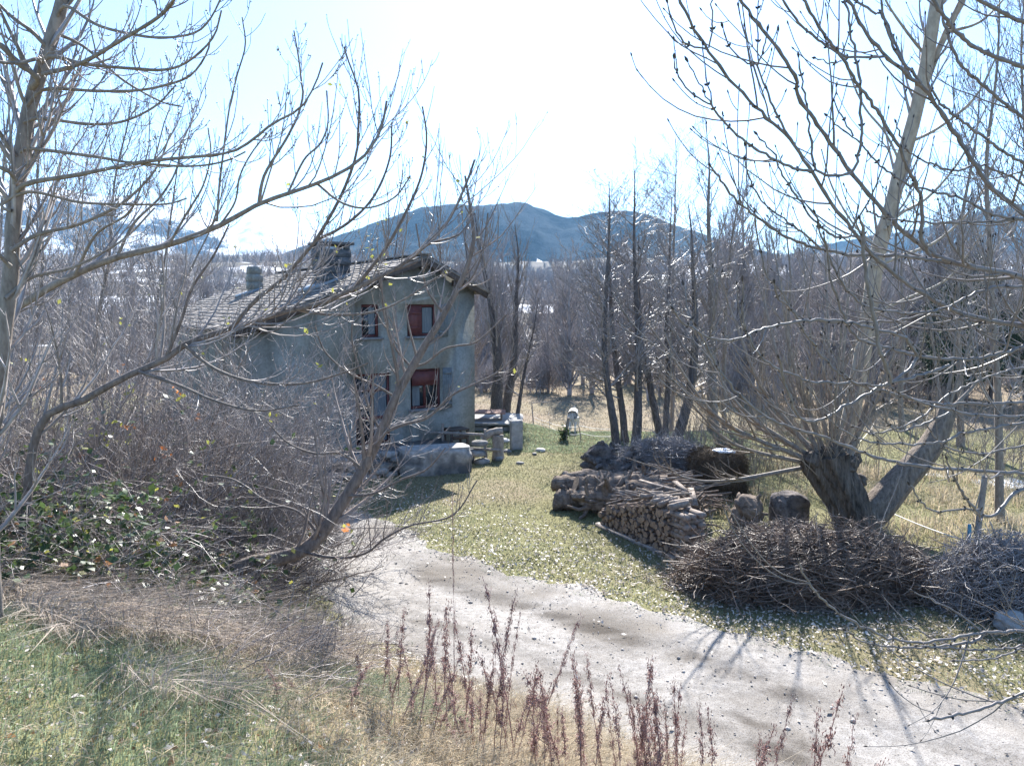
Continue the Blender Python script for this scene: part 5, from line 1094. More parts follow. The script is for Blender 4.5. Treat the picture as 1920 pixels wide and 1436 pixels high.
st = limb(pix([(1598, 990), (1640, 955), (1680, 910), (1718, 868), (1745, 835), (1765, 800), (1775, 770)], Yw + .1, Yw + .5), .26, .15, 22); blobtrunk(st[0], st[1] * np.linspace(1.3, 1.25, 22), 30, 9, .12).build('side_trunk', M['side_bark'], wil)
for k, (x, y, s) in enumerate(((1525, 862, .2), (1560, 850, .22), (1590, 870, .2), (1540, 900, .17), (1573, 905, .18), (1515, 868, .13), (1600, 858, .16), (1555, 930, .14), (1610, 900, .15), (1535, 875, .15))):
    acc = Acc(); c = at(x, y, Yw - .12 + .05 * k); lump(acc, c, (s, s, s * .9), rng, None, 4, .3, 60 + k, 2.2); acc.build('burr', M['bark_old'], wil)
heads = [(at(1530 + 14 * k, 860 - 4 * (k % 3), Yw - .15 + .08 * (k % 4))) for k in range(6)]
sh = []
for k, (bx, by, tx, ty, w_, dY) in enumerate(((1520, 865, 1180, 560, 9, -1.2), (1525, 860, 1255, 545, 9, -.2), (1530, 855, 1330, 480, 10, .2), (1535, 850, 1400, 440, 9, .8), (1545, 850, 1440, 400, 9, -.6), (1555, 850, 1500, 430, 9, .4), (1560, 850, 1545, 420, 9, 1), (1565, 852, 1600, 440, 10, -.4), (1575, 855, 1650, 470, 9, .6), (1585, 860, 1720, 500, 9, .2), (1520, 870, 1230, 690, 8, -.8), (1518, 875, 1150, 850, 8, -.4), (1590, 865, 1660, 560, 13, .8), (1540, 850, 1360, 640, 7, 1.2), (1550, 850, 1480, 600, 7, -.8), (1528, 858, 1290, 640, 7, .8), (1570, 850, 1620, 600, 7, 1.2), (1580, 855, 1690, 640, 8, -.5), (1770, 780, 1800, 560, 9, .6), (1772, 778, 1850, 520, 9, .2), (1768, 785, 1740, 540, 8, 1), (1774, 775, 1890, 600, 8, .6))):
    A = at(bx, by, Yw + .05 * (k % 3) + (.45 if bx > 1700 else 0)); B = at(tx, ty, Yw + dY); m1 = A + (B - A) * .4 + [(B[0] - A[0]) * .10, 0, -abs(B[0] - A[0]) * .10]; P, r = limb([A, m1, A + (B - A) * .75 + [(B[0] - A[0]) * .04, 0, -abs(B[0] - A[0]) * .05], B], wpx(w_, Yw) * 1.15, .004, 26); sh.append((P, r))
    acc = Acc(); tubes(acc, P, r, 6); acc.build('branch', M['bark_grey'], wil)
c0 = stack(sh); t1 = grow(rng, *c0, 3.0, .12, .98, .32, .3, 1.6, .5, .32, .06, 8, .6, .003, .004); t2 = grow(rng, *t1, 4.0, .1, .97, .4, .12, .5, .6, .3, .08, 5, .8, .0026, .003)
extra = np.empty((46, 8, 3)); i_ = rng.integers(0, 6, 46); extra[:, 0] = np.array(heads)[i_] + rng.normal(size=(46, 3)) * .14; d = norm(rng.normal(size=(46, 3)) * [.7, .5, .3] + [-.2, 0, .9])
for i in range(1, 8): d = norm(d + rng.normal(size=(46, 3)) * .05 + UP * .05); extra[:, i] = extra[:, i - 1] + d * rng.uniform(.16, .36, (46, 1))
er = np.linspace(.009, .003, 8)[None] * np.ones((46, 1)); t3 = grow(rng, extra, er, 3.2, .2, .97, .3, .1, .5, .55, .3, .08, 5, .7, .0026, .003)
build_twigs(wil, M['twig_tan'], [t1, t2, (extra, er), t3], 3)

# ---------------------------------------------------------------- alders behind the woodpile
ALV = [dict(dens=8.5, t0=.2, t1=.99, lmul=.32, lmin=.35, lmax=2.4, ang=1.05, up=.3, wig=.06, npts=7, rr=.35, rend=.005, rmin=.006), dict(dens=7.0, t0=.12, t1=.98, lmul=.42, lmin=.15, lmax=.8, ang=.75, up=.25, wig=.1, npts=5, rr=.7, rend=.004, rmin=.005), dict(dens=6.0, t0=.15, t1=.98, lmul=.45, lmin=.08, lmax=.30, ang=.8, up=.15, wig=.14, npts=4, rr=.8, rend=.0035, rmin=.004)]
def alder(label, pts, w0, Y, seed, name='alder_tree', levels=ALV, m='twig_grey', bark='bark_dark', top=.012, catkins=True, group=None):
    rng = np.random.default_rng(seed); g = ground(*pts[0]); Y = g[1] if Y is None else Y
    P = pix(pts, Y, Y + .4); P[0] = [P[0][0], Y, hz(P[0][0], Y) - .1]; tr = limb(P, wpx(w0, Y), top, 40); tr[1][:2] *= 1.2
    root = empty(name, (P[0][0], P[0][1], P[0][2] + .1), label, 'tree', group); acc = Acc(); tubes(acc, *tr, 9, True, .07, rng); acc.build('trunk', M[bark], root)
    lev = []; cur = (tr[0][None], tr[1][None])
    for gk in levels: cur = grow(rng, *cur, **gk); lev.append(cur)
    build_twigs(root, M[m], lev, 3, 'crown')
    if catkins:
        q = lev[-1][0][:, -1]; q = q[rng.uniform(0, 1, len(q)) < .22]; acc = Acc(); Q = np.stack([q, q - UP * .012, q - UP * .03], 1) + rng.normal(size=(len(q), 1, 3)) * .01; tubes(acc, Q, np.array([.004, .011, .004])[None] * np.ones((len(q), 1)), 4); acc.build('cones', M['bud'], root)
    return root
G_ = 'alders behind the woodpile'
AL = [('front alder, leftmost dark trunk curving up behind the root stump', [(1157, 858), (1152, 800), (1142, 740), (1136, 690), (1133, 620), (1138, 520), (1143, 420), (1142, 340)], 17, 23.3, 401),
 ('alder second from the left, leaning left from behind the brush heap', [(1172, 843), (1168, 780), (1160, 720), (1150, 640), (1145, 560), (1142, 470), (1140, 400)], 15, 24.6, 402),
 ('tallest straight alder, its tip standing above the mountain', [(1192, 838), (1196, 780), (1197, 700), (1196, 620), (1192, 540), (1189, 450), (1190, 370), (1190, 320)], 19, 24.0, 403),
 ('alder leaning left from the middle of the clump', [(1240, 830), (1230, 780), (1218, 720), (1208, 650), (1200, 590), (1197, 500), (1198, 440)], 16, 25.4, 404),
 ('slim alder right of the middle of the clump', [(1246, 828), (1250, 770), (1253, 700), (1250, 620), (1255, 520), (1257, 430), (1260, 370)], 13, 26.0, 405),
 ('thick alder leaning right beside the hay bale', [(1265, 838), (1280, 790), (1292, 745), (1300, 690), (1304, 610), (1300, 520), (1296, 430), (1290, 380)], 22, 24.8, 406),
 ('tall pale poplar above the bale with upswept branches', [(1337, 842), (1336, 780), (1335, 700), (1334, 600), (1332, 500), (1328, 400), (1330, 310), (1325, 250)], 21, 27.0, 407),
 ('slim bare tree right of the tall pale poplar', [(1358, 842), (1357, 760), (1358, 660), (1362, 560), (1372, 450), (1390, 350), (1395, 300)], 10, 27.5, 408)]
for k, (lb, pts, w0, Y, sd) in enumerate(AL):
    if k < 6: alder(lb, pts, w0, Y, sd, group=G_)
    else: alder(lb, pts, w0, Y, sd, 'poplar_tree', [dict(dens=4.0, t0=.25, t1=.99, lmul=.28, lmin=.4, lmax=2.6, ang=.6, up=.6, wig=.05, npts=8, rr=.45, rend=.006, rmin=.007), ALV[1], ALV[2]], 'twig_grey', 'bark_grey', catkins=False)
alder('tall slim bare tree left of the mountain gap', [(1255, 826), (1262, 740), (1262, 640), (1262, 520), (1265, 400), (1268, 300), (1266, 260)], 10, 33, 409, 'poplar_tree', ALV, 'twig_grey', 'bark_grey', catkins=False)

# the leaning tall trunk at the right
tr = pix([(1560, 900), (1595, 780), (1625, 620), (1645, 480), (1668, 400), (1690, 310), (1712, 230), (1735, 130), (1748, 50), (1768, -60), (1790, -180), (1810, -320)], 17, 16); b = tr[0].copy(); b[2] = hz(b[0], b[1]); tr[0] = b
l2 = limb(pix([(1712, 230), (1745, 130), (1775, 60), (1805, 0), (1850, -90), (1900, -200)], 16.6, 16), wpx(15, 16.5), wpx(8, 16), 26)
l3 = [limb(pix(p, 16.5, y1), wpx(w_, 16.5), wpx(2.5, 16), 26) for p, w_, y1 in (([(1660, 430), (1690, 400), (1740, 370), (1800, 300), (1850, 200)], 6, 16), ([(1690, 310), (1660, 250), (1620, 200), (1590, 130), (1580, 80)], 5, 17), ([(1740, 110), (1700, 60), (1660, 0), (1640, -60)], 6, 16), ([(1700, 270), (1760, 240), (1830, 180), (1880, 80)], 6, 15.5), ([(1640, 500), (1690, 480), (1760, 450), (1830, 380), (1870, 290)], 6, 16), ([(1780, 60), (1840, 40), (1900, -20)], 6, 15.5), ([(1650, 470), (1600, 420), (1560, 350), (1540, 280)], 5, 17), ([(1630, 590), (1700, 560), (1780, 520), (1840, 440)], 6, 16))]
traced_tree('poplar_tree', 'tall pale poplar leaning right with a forked top behind the ash twigs', 'tree', b, limb(tr, wpx(34, 17), wpx(18, 16), 36), [l2] + l3, M['bark_pale'], M['twig_grey'], dict(levels=[dict(dens=2.6, t0=.15, t1=.98, lmul=.3, lmin=.4, lmax=1.8, ang=.7, npts=8, rr=.4, rend=.004, rmin=.005, up=.5, wig=.07), dict(dens=3.4, t0=.15, t1=.97, lmul=.4, lmin=.2, lmax=.7, ang=.7, npts=5, rr=.7, rend=.0035, rmin=.004, up=.4, wig=.08), dict(dens=2.6, t0=.2, t1=.97, lmul=.5, lmin=.1, lmax=.3, ang=.7, npts=4, rr=.8, rend=.003, rmin=.0035, up=.3, wig=.1)]), 131)
# more bare trees at the right edge and behind
RT = [('dark trunked bare tree close to the right edge', [(1880, 905), (1872, 760), (1862, 600), (1855, 450), (1850, 300), (1870, 120), (1875, -40)], 16, 15.5, 421), ('bare tree right of the forked poplar, farther back', [(1800, 860), (1800, 720), (1795, 560), (1802, 420), (1830, 260), (1840, 120)], 13, 24, 422), ('slender bare tree at the outer right edge', [(1960, 890), (1950, 700), (1935, 500), (1925, 300), (1915, 100), (1925, -60)], 15, 17, 423), ('bare tree behind the pollard willow', [(1690, 850), (1688, 740), (1694, 620), (1690, 500), (1700, 400)], 12, 27, 424), ('thin bare tree left of the forked poplar', [(1480, 850), (1484, 740), (1478, 620), (1482, 520), (1475, 430), (1480, 370)], 9, 28, 425), ('bare tree between the pale poplar and the willow', [(1420, 845), (1424, 740), (1430, 620), (1440, 520), (1436, 430)], 9, 30, 426)]
for lb, pts, w0, Y, sd in RT: alder(lb, pts, w0, Y, sd, 'bare_tree', [dict(ALV[0], dens=4.2, up=.6, ang=.7), dict(ALV[1], up=.4), dict(ALV[2], up=.3)], 'twig_grey', 'bark_grey', catkins=False)
# trees behind the house
BH = [('dark multi stemmed willow trunk right of the house, left stem', [(930, 790), (932, 740), (934, 690), (928, 620), (915, 540), (900, 470), (890, 400)], 26, 31, 431), ('dark leaning trunk right of the house, right stem', [(945, 792), (952, 745), (962, 690), (966, 640), (968, 560), (972, 480), (965, 420)], 20, 31.5, 432), ('thin tree leaning right behind the stone table', [(968, 800), (976, 740), (985, 690), (1000, 620), (1010, 560)], 9, 29, 433),
      ('bare willow behind the house ridge', [(830, 640), (832, 560), (826, 480), (822, 420), (818, 385)], 12, 36, 434), ('bare willow behind the house, left of the gable peak', [(730, 640), (735, 540), (742, 470), (748, 420)], 12, 40, 435), ('bare tree rising behind the gable slope on the right', [(872, 700), (874, 600), (880, 520), (872, 450), (878, 400)], 12, 36, 436), ('thin tree leaning left beside the flagged pasture gate', [(960, 800), (1000, 700), (1015, 600), (1018, 520)], 7, 33, 437)]
WV = [dict(dens=7.0, t0=.18, t1=.99, lmul=.36, lmin=.6, lmax=3.0, ang=.55, up=.5, wig=.05, npts=8, rr=.4, rend=.006, rmin=.007), dict(dens=3.6, t0=.12, t1=.98, lmul=.35, lmin=.2, lmax=.9, ang=.55, up=.35, wig=.08, npts=5, rr=.7, rend=.005, rmin=.006), dict(dens=3.0, t0=.15, t1=.98, lmul=.45, lmin=.1, lmax=.3, ang=.7, up=.2, wig=.1, npts=4, rr=.8, rend=.0045, rmin=.005)]
for k, (lb, pts, w0, Y, sd) in enumerate(BH):
    if k == 6: continue
    alder(lb, pts, w0, Y, sd, 'willow_tree', WV if k != 2 else ALV, 'twig_brown' if k in (3, 4, 5) else 'twig_grey', 'bark_dark', catkins=False, group='willows behind the house')
LTB = [('bare tree behind the thicket at the far left', [(40, 900), (60, 700), (80, 500), (70, 330), (90, 180), (110, 60)], 9, 17, 441), ('bare tree behind the leaning limb, left of the snowy mountain', [(170, 800), (180, 640), (205, 480), (215, 340), (240, 230), (250, 150)], 9, 18, 442), ('bare tree standing behind the thicket, above the left roof end', [(280, 760), (290, 620), (310, 480), (325, 370), (340, 260)], 8, 19, 443), ('thin bare tree leaning right at the left roof end', [(230, 780), (290, 640), (350, 520), (400, 420), (440, 340)], 7, 18, 444), ('bare tree far back at the left, beyond the roof', [(120, 700), (130, 560), (150, 430), (160, 320), (185, 230)], 8, 24, 445), ('bare sapling behind the close poplar trunk', [(-40, 850), (-20, 640), (0, 450), (10, 270), (30, 120)], 10, 15, 446)]
for lb, pts, w0, Y, sd in LTB: alder(lb, pts, w0, Y, sd, 'bare_tree', [dict(ALV[0], dens=7.5, up=.5, ang=.75), dict(ALV[1], up=.35), dict(ALV[2], up=.25)], 'twig_grey', 'bark_grey', catkins=False, group='bare trees behind the thicket')
# undergrowth round the alders and the willow: thin upright suckers
for k, (x, y, n, h, lb) in enumerate(((1330, 880, 46, 2.6, 'thin upright suckers behind the hay bale'), (1420, 900, 46, 2.6, 'straw coloured suckers between the bale and the pollard'), (1480, 870, 40, 3.0, 'upright suckers left of the pollard trunk'), (1650, 900, 30, 2.4, 'sparse suckers right of the pollard trunk'), (1290, 850, 40, 2.2, 'twiggy undergrowth around the alder feet'), (1215, 845, 30, 1.6, 'low undergrowth between the alder trunks'), (1880, 900, 40, 3.4, 'bare thicket at the right edge of the pasture'), (1760, 850, 36, 3.2, 'bare bush behind the pollard side trunk'))):
    p = ground(x, y); shrub('undergrowth_shrub', lb, 'shrub', p, n, h, (0, 0, 1.4), 500 + k, M['twig_tan'] if k in (1, 2, 3) else M['twig_brown'], .33, [dict(dens=3.0, t0=.15, t1=.98, lmul=.35, lmin=.2, lmax=.8, ang=.55, up=.35, wig=.08, npts=5, rr=.7, rend=.003, rmin=.004), dict(dens=3.2, t0=.1, t1=.97, lmul=.4, lmin=.1, lmax=.35, ang=.6, up=.3, wig=.1, npts=4, rr=.8, rend=.003, rmin=.0035)], 'undergrowth beneath the trees', None, .009, .6)

# ---------------------------------------------------------------- the far wood along the valley: single trees, then one mass beyond
rng = np.random.default_rng(140); protos = []
FV = [dict(dens=6.5, t0=.04, t1=.99, lmul=.34, lmin=.8, lmax=4.2, ang=.85, up=.5, wig=.08, npts=6, rr=.5, rend=.012, rmin=.016), dict(dens=4.6, t0=.1, t1=.98, lmul=.4, lmin=.4, lmax=1.6, ang=.7, up=.35, wig=.12, npts=4, rr=.7, rend=.010, rmin=.012), dict(dens=3.0, t0=.1, t1=.98, lmul=.45, lmin=.25, lmax=.7, ang=.8, up=.2, wig=.15, npts=3, rr=.8, rend=.009, rmin=.010)]
FL = 'bare alder of the far wood beyond the paddock'
for k in range(6):
    h = (9, 11, 8, 12.5, 10, 7)[k]; rg = np.random.default_rng(600 + k); P = np.array([[0, 0, -.3], [.1, 0, h * .3], [.25 * (k - 2.5) * .3, .1, h * .65], [.2, 0, h]], float); tr = limb(P, .02 * h, .02, 16)
    root = empty('far_alder', (0, 0, 0), FL, 'tree', 'bare alders of the far wood'); acc = Acc(); tubes(acc, *tr, 6, False, .05, rg); acc.build('trunk', M['twig_far'], root, np.zeros(3))
    cur = (tr[0][None], tr[1][None]); stems = [cur]
    if k % 2: 
        e = tr[0][None] + np.linspace(0, 1, 16)[None, :, None] * np.array([[[1.2, .5, -.12 * h]]]); stems.append((e, tr[1][None] * .8))
    cur = (np.concatenate([s[0] for s in stems]), np.concatenate([s[1] for s in stems])); lev = [cur] if k % 2 else []
    for gk in FV: cur = grow(rg, *cur, **gk); lev.append(cur)
    acc = Acc(); [tubes(acc, Pq, rq, 3) for Pq, rq in lev]; acc.build('crown', M['twig_far'], root, np.zeros(3)); protos.append(root)
used = set(); n_ = 0
spots = []
for k in range(3000):
    y = 62 + 110 * rng.uniform() ** 1.2; x = rng.uniform(-.62, .78) * y
    if -0.62 * y < x < -.32 * y and rng.uniform() < .3: continue
    if y < 67 and abs(x - .07 * y - 1) < 6: continue
    if y < 70 and x < 0: continue
    spots.append((y, x))
    if len(spots) == 225: break
for y, x in spots:
    k = int(rng.integers(0, 6)); root = protos[k] if k not in used else copy_tree(protos[k]); used.add(k)
    root.location = Vector((float(x), float(y), hz(x, y))); root.rotation_euler = (0, 0, rng.uniform(0, 6.28)); s = rng.uniform(.95, 1.55) * (1 + max(y - 90, 0) * .002); root.scale = (s, s, s * rng.uniform(.9, 1.15))
fb = []
for k in range(3):
    rg = np.random.default_rng(650 + k); n = 22; P = np.empty((n, 7, 3)); P[:, 0] = rg.normal(size=(n, 3)) * [.7, .7, 0] - [0, 0, .1]; d = norm(rg.normal(size=(n, 3)) * [.4, .4, .2] + UP)
    for i in range(1, 7): d = norm(d + rg.normal(size=(n, 3)) * .1); P[:, i] = P[:, i - 1] + d * rg.uniform(.4, .8, (n, 1))
    rr = np.linspace(.035, .012, 7)[None] * np.ones((n, 1)); lev = [(P, rr)]; cur = lev[0]
    for gk in (dict(FV[1], dens=4.0, lmin=.5), FV[2]): cur = grow(rg, *cur, **gk); lev.append(cur)
    root = empty('far_shrub', (0, 0, 0), 'bare shrub between the trunks of the far wood', 'shrub', 'bare shrubs of the far wood'); acc = Acc(); [tubes(acc, *l_, 3) for l_ in lev]; acc.build('stems', M['twig_far'], root, np.zeros(3)); fb.append(root)
for k in range(170):
    y = 60 + 70 * rng.uniform() ** 1.1; x = rng.uniform(-.62, .78) * y
    if y < 64 and abs(x - .06 * y) < 6.5: y += 8
    if y < 70 and x < 2: y += 20
    root = fb[k % 3] if k < 3 else copy_tree(fb[k % 3]); root.location = Vector((float(x), float(y), hz(x, y))); s = rng.uniform(.7, 1.3); root.scale = (s, s, s); root.rotation_euler = (0, 0, rng.uniform(0, 6.28))
# pines
M['needles'] = mat('dark pine needles', (.018, .035, .016), (.05, .075, .03), 3, .7, 0, .3, random=.4)
def pine(label, px, py, Y, h, seed):
    rng = np.random.default_rng(seed); p = at(px, py, Y); z = hz(p[0], p[1]); root = empty('pine_tree', (p[0], p[1], z), label, 'tree', 'pines at the far edge of the pasture'); P = np.array([(p[0], p[1], z - .3), (p[0], p[1], z + h * .5), (p[0] + .1, p[1], z + h)])
    tr = limb(P, .018 * h, .02, 16); acc = Acc(); tubes(acc, *tr, 7); acc.build('trunk', M['bark_dark'], root)
    b1 = grow(rng, tr[0][None], tr[1][None], 7, .15, .98, .34, .4, 3.2, 1.35, .15, .06, 5, .4, .01, .012, taper_t=.85); b2 = grow(rng, *b1, 5, .2, 1, .4, .2, .8, .8, .1, .1, 4, .7, .006, .008)
    acc = Acc(); tubes(acc, *b1, 3); tubes(acc, *b2, 3); q = np.concatenate([b2[0].reshape(-1, 3), b1[0][:, 1:].reshape(-1, 3)]); q = np.repeat(q, 4, 0) + rng.normal(size=(len(q) * 4, 3)) * .10; leaves(acc, rng, q, .16, .3, .2, .22); acc.build('crown', M['needles'], root)
for k, (px_, Y, h, lb) in enumerate(((1745, 62, 10, 'dark pine left of the pair behind the ash branches'), (1800, 58, 12, 'tall dark pine behind the ash branches'), (1860, 66, 11, 'dark pine near the right edge'), (1700, 80, 9, 'small dark pine beyond the poplar'), (1925, 60, 10, 'dark pine at the right border of the view'))): pine(lb, px_, 700, Y, h, 700 + k)
# hillside wood: nobody could count it
def far_wood():
    rng = np.random.default_rng(150); N = 7000; y = 165 + 900 * rng.uniform(0, 1, N) ** 1.4; x = rng.uniform(-.85, .85, N) * y
    keep = fbm(x / 70, y / 70, 91, 3) > -.09; x, y = x[keep], y[keep]; N = len(x); z = height(x, y); K = 26; h = (rng.uniform(5, 10, N) * (1 + y / 1500))[:, None]
    base = np.stack([x, y, z], -1)[:, None, :]; th = rng.uniform(0, 6.28, (N, K)); rr_ = rng.uniform(.05, .42, (N, K)) * h; z0 = rng.uniform(.0, .55, (N, K)) * h
    A = base + np.stack([np.cos(th) * rr_ * .25, np.sin(th) * rr_ * .25, z0], -1); B = base + np.stack([np.cos(th) * rr_, np.sin(th) * rr_, z0 + rng.uniform(.25, .55, (N, K)) * h], -1)
    P = np.stack([A, (A + B) / 2 + rng.normal(size=A.shape) * .15, B], 2).reshape(-1, 3, 3); rad = (np.repeat(y, K) * .00016 + .012)[:, None] * np.array([[1.3, 1, .5]]); acc = Acc(); tubes(acc, P, rad, 3)
    tag(acc.build('far_wood', M['twig_far'], None), 'mass of bare woodland covering the far hillside', 'wood', kind='stuff')
far_wood()

# ================================================================== GRASS, FALLEN LEAVES, WEEDS
rng = np.random.default_rng(160)
def wedge(n, r0, r1, a0, a1, keep):
    r = np.sqrt(rng.uniform(r0 ** 2, r1 ** 2, n)); a = R(a0) + (R(a1) - R(a0)) * rng.uniform(0, 1, n); x = r * np.sin(a); y = r * np.cos(a); k = keep(x, y); return x[k], y[k]
def pts3(x, y, lift=0.0): return np.stack([x, y, height(x, y) + lift], -1)
def dryness(x, y): return sstep(-.1, .25, fbm(x * .8, y * .8, 201, 3) + .30 * np.clip((x + 1.6) * .6, -1, 1) - .18 * sstep(2.6, 4.2, bank_dist(x, y)) + .30 * (1 - sstep(.6, 2.2, bank_dist(x, y))))
ATTR = {}
# green grass on the bank
x, y = wedge(190000, 1.8, 12.5, -46, 46, lambda x, y: bank_dist(x, y) > .15)
k = rng.uniform(0, 1, len(x)) > dryness(x, y) * .93; x, y = x[k], y[k]
acc = Acc(); hgt = .125 * (1 + .9 * fbm(x * 1.5, y * 1.5, 5)); blades(acc, rng, pts3(x, y, -.005), hgt, .0062, .75, (.55, .1, 0)); tag(acc.build('grass', M['grass'], None, smooth=False), 'green winter grass growing on the bank in the foreground', 'grass', kind='stuff')
# dry grass on the bank
x, y = wedge(210000, 1.8, 12.5, -46, 50, lambda x, y: bank_dist(x, y) > -.2)
k = (rng.uniform(0, 1, len(x)) < .17 + dryness(x, y) * .8); x, y = x[k], y[k]
acc = Acc(); hgt = .19 * (1 + 1.3 * fbm(x * 1.1, y * 1.1, 8)) * (.75 + .9 * sstep(-1.2, .5, x)); blades(acc, rng, pts3(x, y, -.005), hgt, .005, .9, (.30, -.1, 0), .8); tag(acc.build('dry_grass', M['grass_dry'], None, smooth=False), 'straw coloured dry grass tangled on the bank slope', 'grass', kind='stuff')
# verge grass on both sides of the track
def near_track(x, y, a, b): d = -on_track(x, y); return (d > a) & (d < b)
x, y = wedge(90000, 5, 22, -30, 42, lambda x, y: near_track(x, y, -.45, 1.5)); k = fbm(x * 1.1, y * 1.1, 15, 4) > -.1; x, y = x[k], y[k]
acc = Acc(); blades(acc, rng, pts3(x, y), .05 + 0 * x, .007, .8); tag(acc.build('verge_grass', M['grass'], None, smooth=False), 'short green grass creeping over the track edges', 'grass', kind='stuff')
# lawn
x, y = wedge(330000, 9, 33, -30, 42, lambda x, y: (bank_dist(x, y) < 0)); k = on_track(x, y) < .05
x, y = x[k], y[k]; acc = Acc(); blades(acc, rng, pts3(x, y), .042 * (1 + .8 * fbm(x, y, 17)), .009 + .0004 * y, .9); tag(acc.build('lawn', M['grass_lawn'], None, smooth=False), 'short yellowish winter lawn between the house and the woodpile', 'lawn', kind='stuff')
# brighter green grass strip at the lawn edge
x, y = wedge(60000, 22, 31, -6, 18, lambda x, y: (y - 26 - fbm(x * .4, y * .4, 3) * 3 > -3.0)); acc = Acc(); blades(acc, rng, pts3(x, y), .07 + 0 * x, .016, .7); tag(acc.build('lawn_edge_grass', M['grass'], None, smooth=False), 'brighter green grass strip along the far lawn edge', 'grass', kind='stuff')
# paddock straw and tall grass at the right
x, y = wedge(70000, 33, 75, -12, 42, lambda x, y: fbm(x * .5, y * .5, 19, 3) > -.14); acc = Acc(); blades(acc, rng, pts3(x, y), .16 + 0 * x, .03, .9); tag(acc.build('paddock_grass', M['grass_field'], None, smooth=False), 'dry tufted grass over the paddock', 'grass', kind='stuff')
x, y = wedge(16000, 15, 24, 12, 40, lambda x, y: fbm(x * .8, y * .8, 23, 3) > .02); acc = Acc(); blades(acc, rng, pts3(x, y), .32 + 0 * x, .011, .6); tag(acc.build('tall_dry_grass', M['grass_dry'], None, smooth=False), 'tall straw grass around the pollard and the pasture edge', 'grass', kind='stuff')
# fallen leaves
x1, y1 = wedge(46000, 6, 19, -14, 42, lambda x, y: (bank_dist(x, y) < 0)); d = -on_track(x1, y1); k = (d > -.25) & (rng.uniform(0, 1, len(x1)) < np.clip(1.25 - d * .38, 0, 1) * np.clip(.35 + .12 * (x1 + 2), .12, 1) * sstep(-.34, .06, fbm(x1 * 1.3, y1 * 1.3, 77, 4))); x1, y1 = x1[k], y1[k]
x2, y2 = wedge(26000, 4, 13, -32, 36, lambda x, y: bank_dist(x, y) > -.3); k = rng.uniform(0, 1, len(x2)) < np.clip(1.1 - np.abs(bank_dist(x2, y2) - .3) * .75, .10, 1) * sstep(-.2, .15, fbm(x2 * 1.6, y2 * 1.6, 78, 4)); x2, y2 = x2[k], y2[k]
x3, y3 = wedge(9000, 6, 14, -10, 40, lambda x, y: on_track(x, y) > 0)
k = rng.uniform(0, 1, len(x3)) < .03 + .9 * np.exp(-np.clip(on_track(x3, y3), 0, 9) / .28); x3, y3 = x3[k], y3[k]
x, y = np.r_[x1, x2, x3], np.r_[y1, y2, y3]
acc = Acc(); leaves(acc, rng, pts3(x, y, .045), .032 * (.7 + .6 * rng.uniform(0, 1, len(x)) ** 2), .65, .5, .5); tag(acc.build('fallen_leaves', M['litter'], None, smooth=False), 'pale bleached leaves strewn along both verges of the track', 'fallen leaves', kind='stuff')
x, y = wedge(20000, 2, 12, -44, 30, lambda x, y: bank_dist(x, y) > .5); acc = Acc(); leaves(acc, rng, pts3(x, y, .045), .019 * (.6 + .8 * rng.uniform(0, 1, len(x)) ** 2), .5, .6, .5); tag(acc.build('pale_leaves', M['litter'], None, smooth=False), 'pale dead leaves caught in the bank grass', 'fallen leaves', kind='stuff')
x, y = wedge(2400, 2, 12, -44, 30, lambda x, y: bank_dist(x, y) > .3); acc = Acc(); leaves(acc, rng, pts3(x, y, .045), .024 * (.6 + .8 * rng.uniform(0, 1, len(x)) ** 2), .5, .6, .5); tag(acc.build('brown_leaves', M['litter_brown'], None, smooth=False), 'brown dead leaves caught in the bank grass', 'fallen leaves', kind='stuff')
x, y = wedge(38000, 5, 11, -44, -4, lambda x, y: (bank_dist(x, y) > .8) & (bank_dist(x, y) < 4.2) & (x < -1.9)); k = fbm(x * .9, y * .9, 207, 3) + .3 * sstep(2.6, 1.2, bank_dist(x, y) + .45 * (y - 7.2) * -1 ) > .02; x, y = x[k], y[k]
acc = Acc(); blades(acc, rng, pts3(x, y, -.005), .30 * (1 + fbm(x * 2, y * 2, 9)), .0075, 1.0, (.5, -.25, 0), .9); tag(acc.build('hanging_grass', M['grass_dead'], None, smooth=False), 'long brownish dead grass hanging down the slope below the brambles', 'grass', kind='stuff')
# dead stalks and canes tangled on the slope below the thicket
def tangle(n, x, y, L, r, m, name, label, seed, up=.5):
    rg = np.random.default_rng(seed); n = len(x); P = np.empty((n, 6, 3)); P[:, 0] = pts3(x, y, 0); d = norm(rg.normal(size=(n, 3)) * [1, 1, .5] + [.3, 0, up]); d[:, 2] = np.abs(d[:, 2]); ln = (L * rg.uniform(.4, 1.4, n) / 5)[:, None]
    for i in range(1, 6): d = norm(d + rg.normal(size=(n, 3)) * .22 + [0, 0, -.10]); P[:, i] = P[:, i - 1] + d * ln
    P[..., 2] = np.maximum(P[..., 2], height(P[..., 0], P[..., 1]) + .01); rr = r * rg.uniform(.6, 1.5, (n, 1)) * np.linspace(1, .5, 6)[None]; t = grow(rg, P, rr, 5, .2, 1, .4, .06, .25, .8, .1, .2, 4, .7)
    acc = Acc(); tubes(acc, P, rr, 3); tubes(acc, *t, 3); tag(acc.build(name, m, None), label, 'undergrowth', kind='stuff')
x, y = wedge(5200, 4.5, 13, -40, -2, lambda x, y: (bank_dist(x, y) > .0) & (bank_dist(x, y) < 3.4) & (x < -1.6)); tangle(0, x, y, .7, .0035, M['twig_brown'], 'dead_stalks', 'brown dead stalks tangled on the slope under the thicket', 170)
x, y = wedge(2200, 8, 15, -40, -10, lambda x, y: (bank_dist(x, y) > -1.0) & (x < -3.6)); tangle(0, x, y, 1.3, .005, M['twig_grey'], 'dead_canes', 'grey dead canes filling the floor of the thicket', 171, .8)
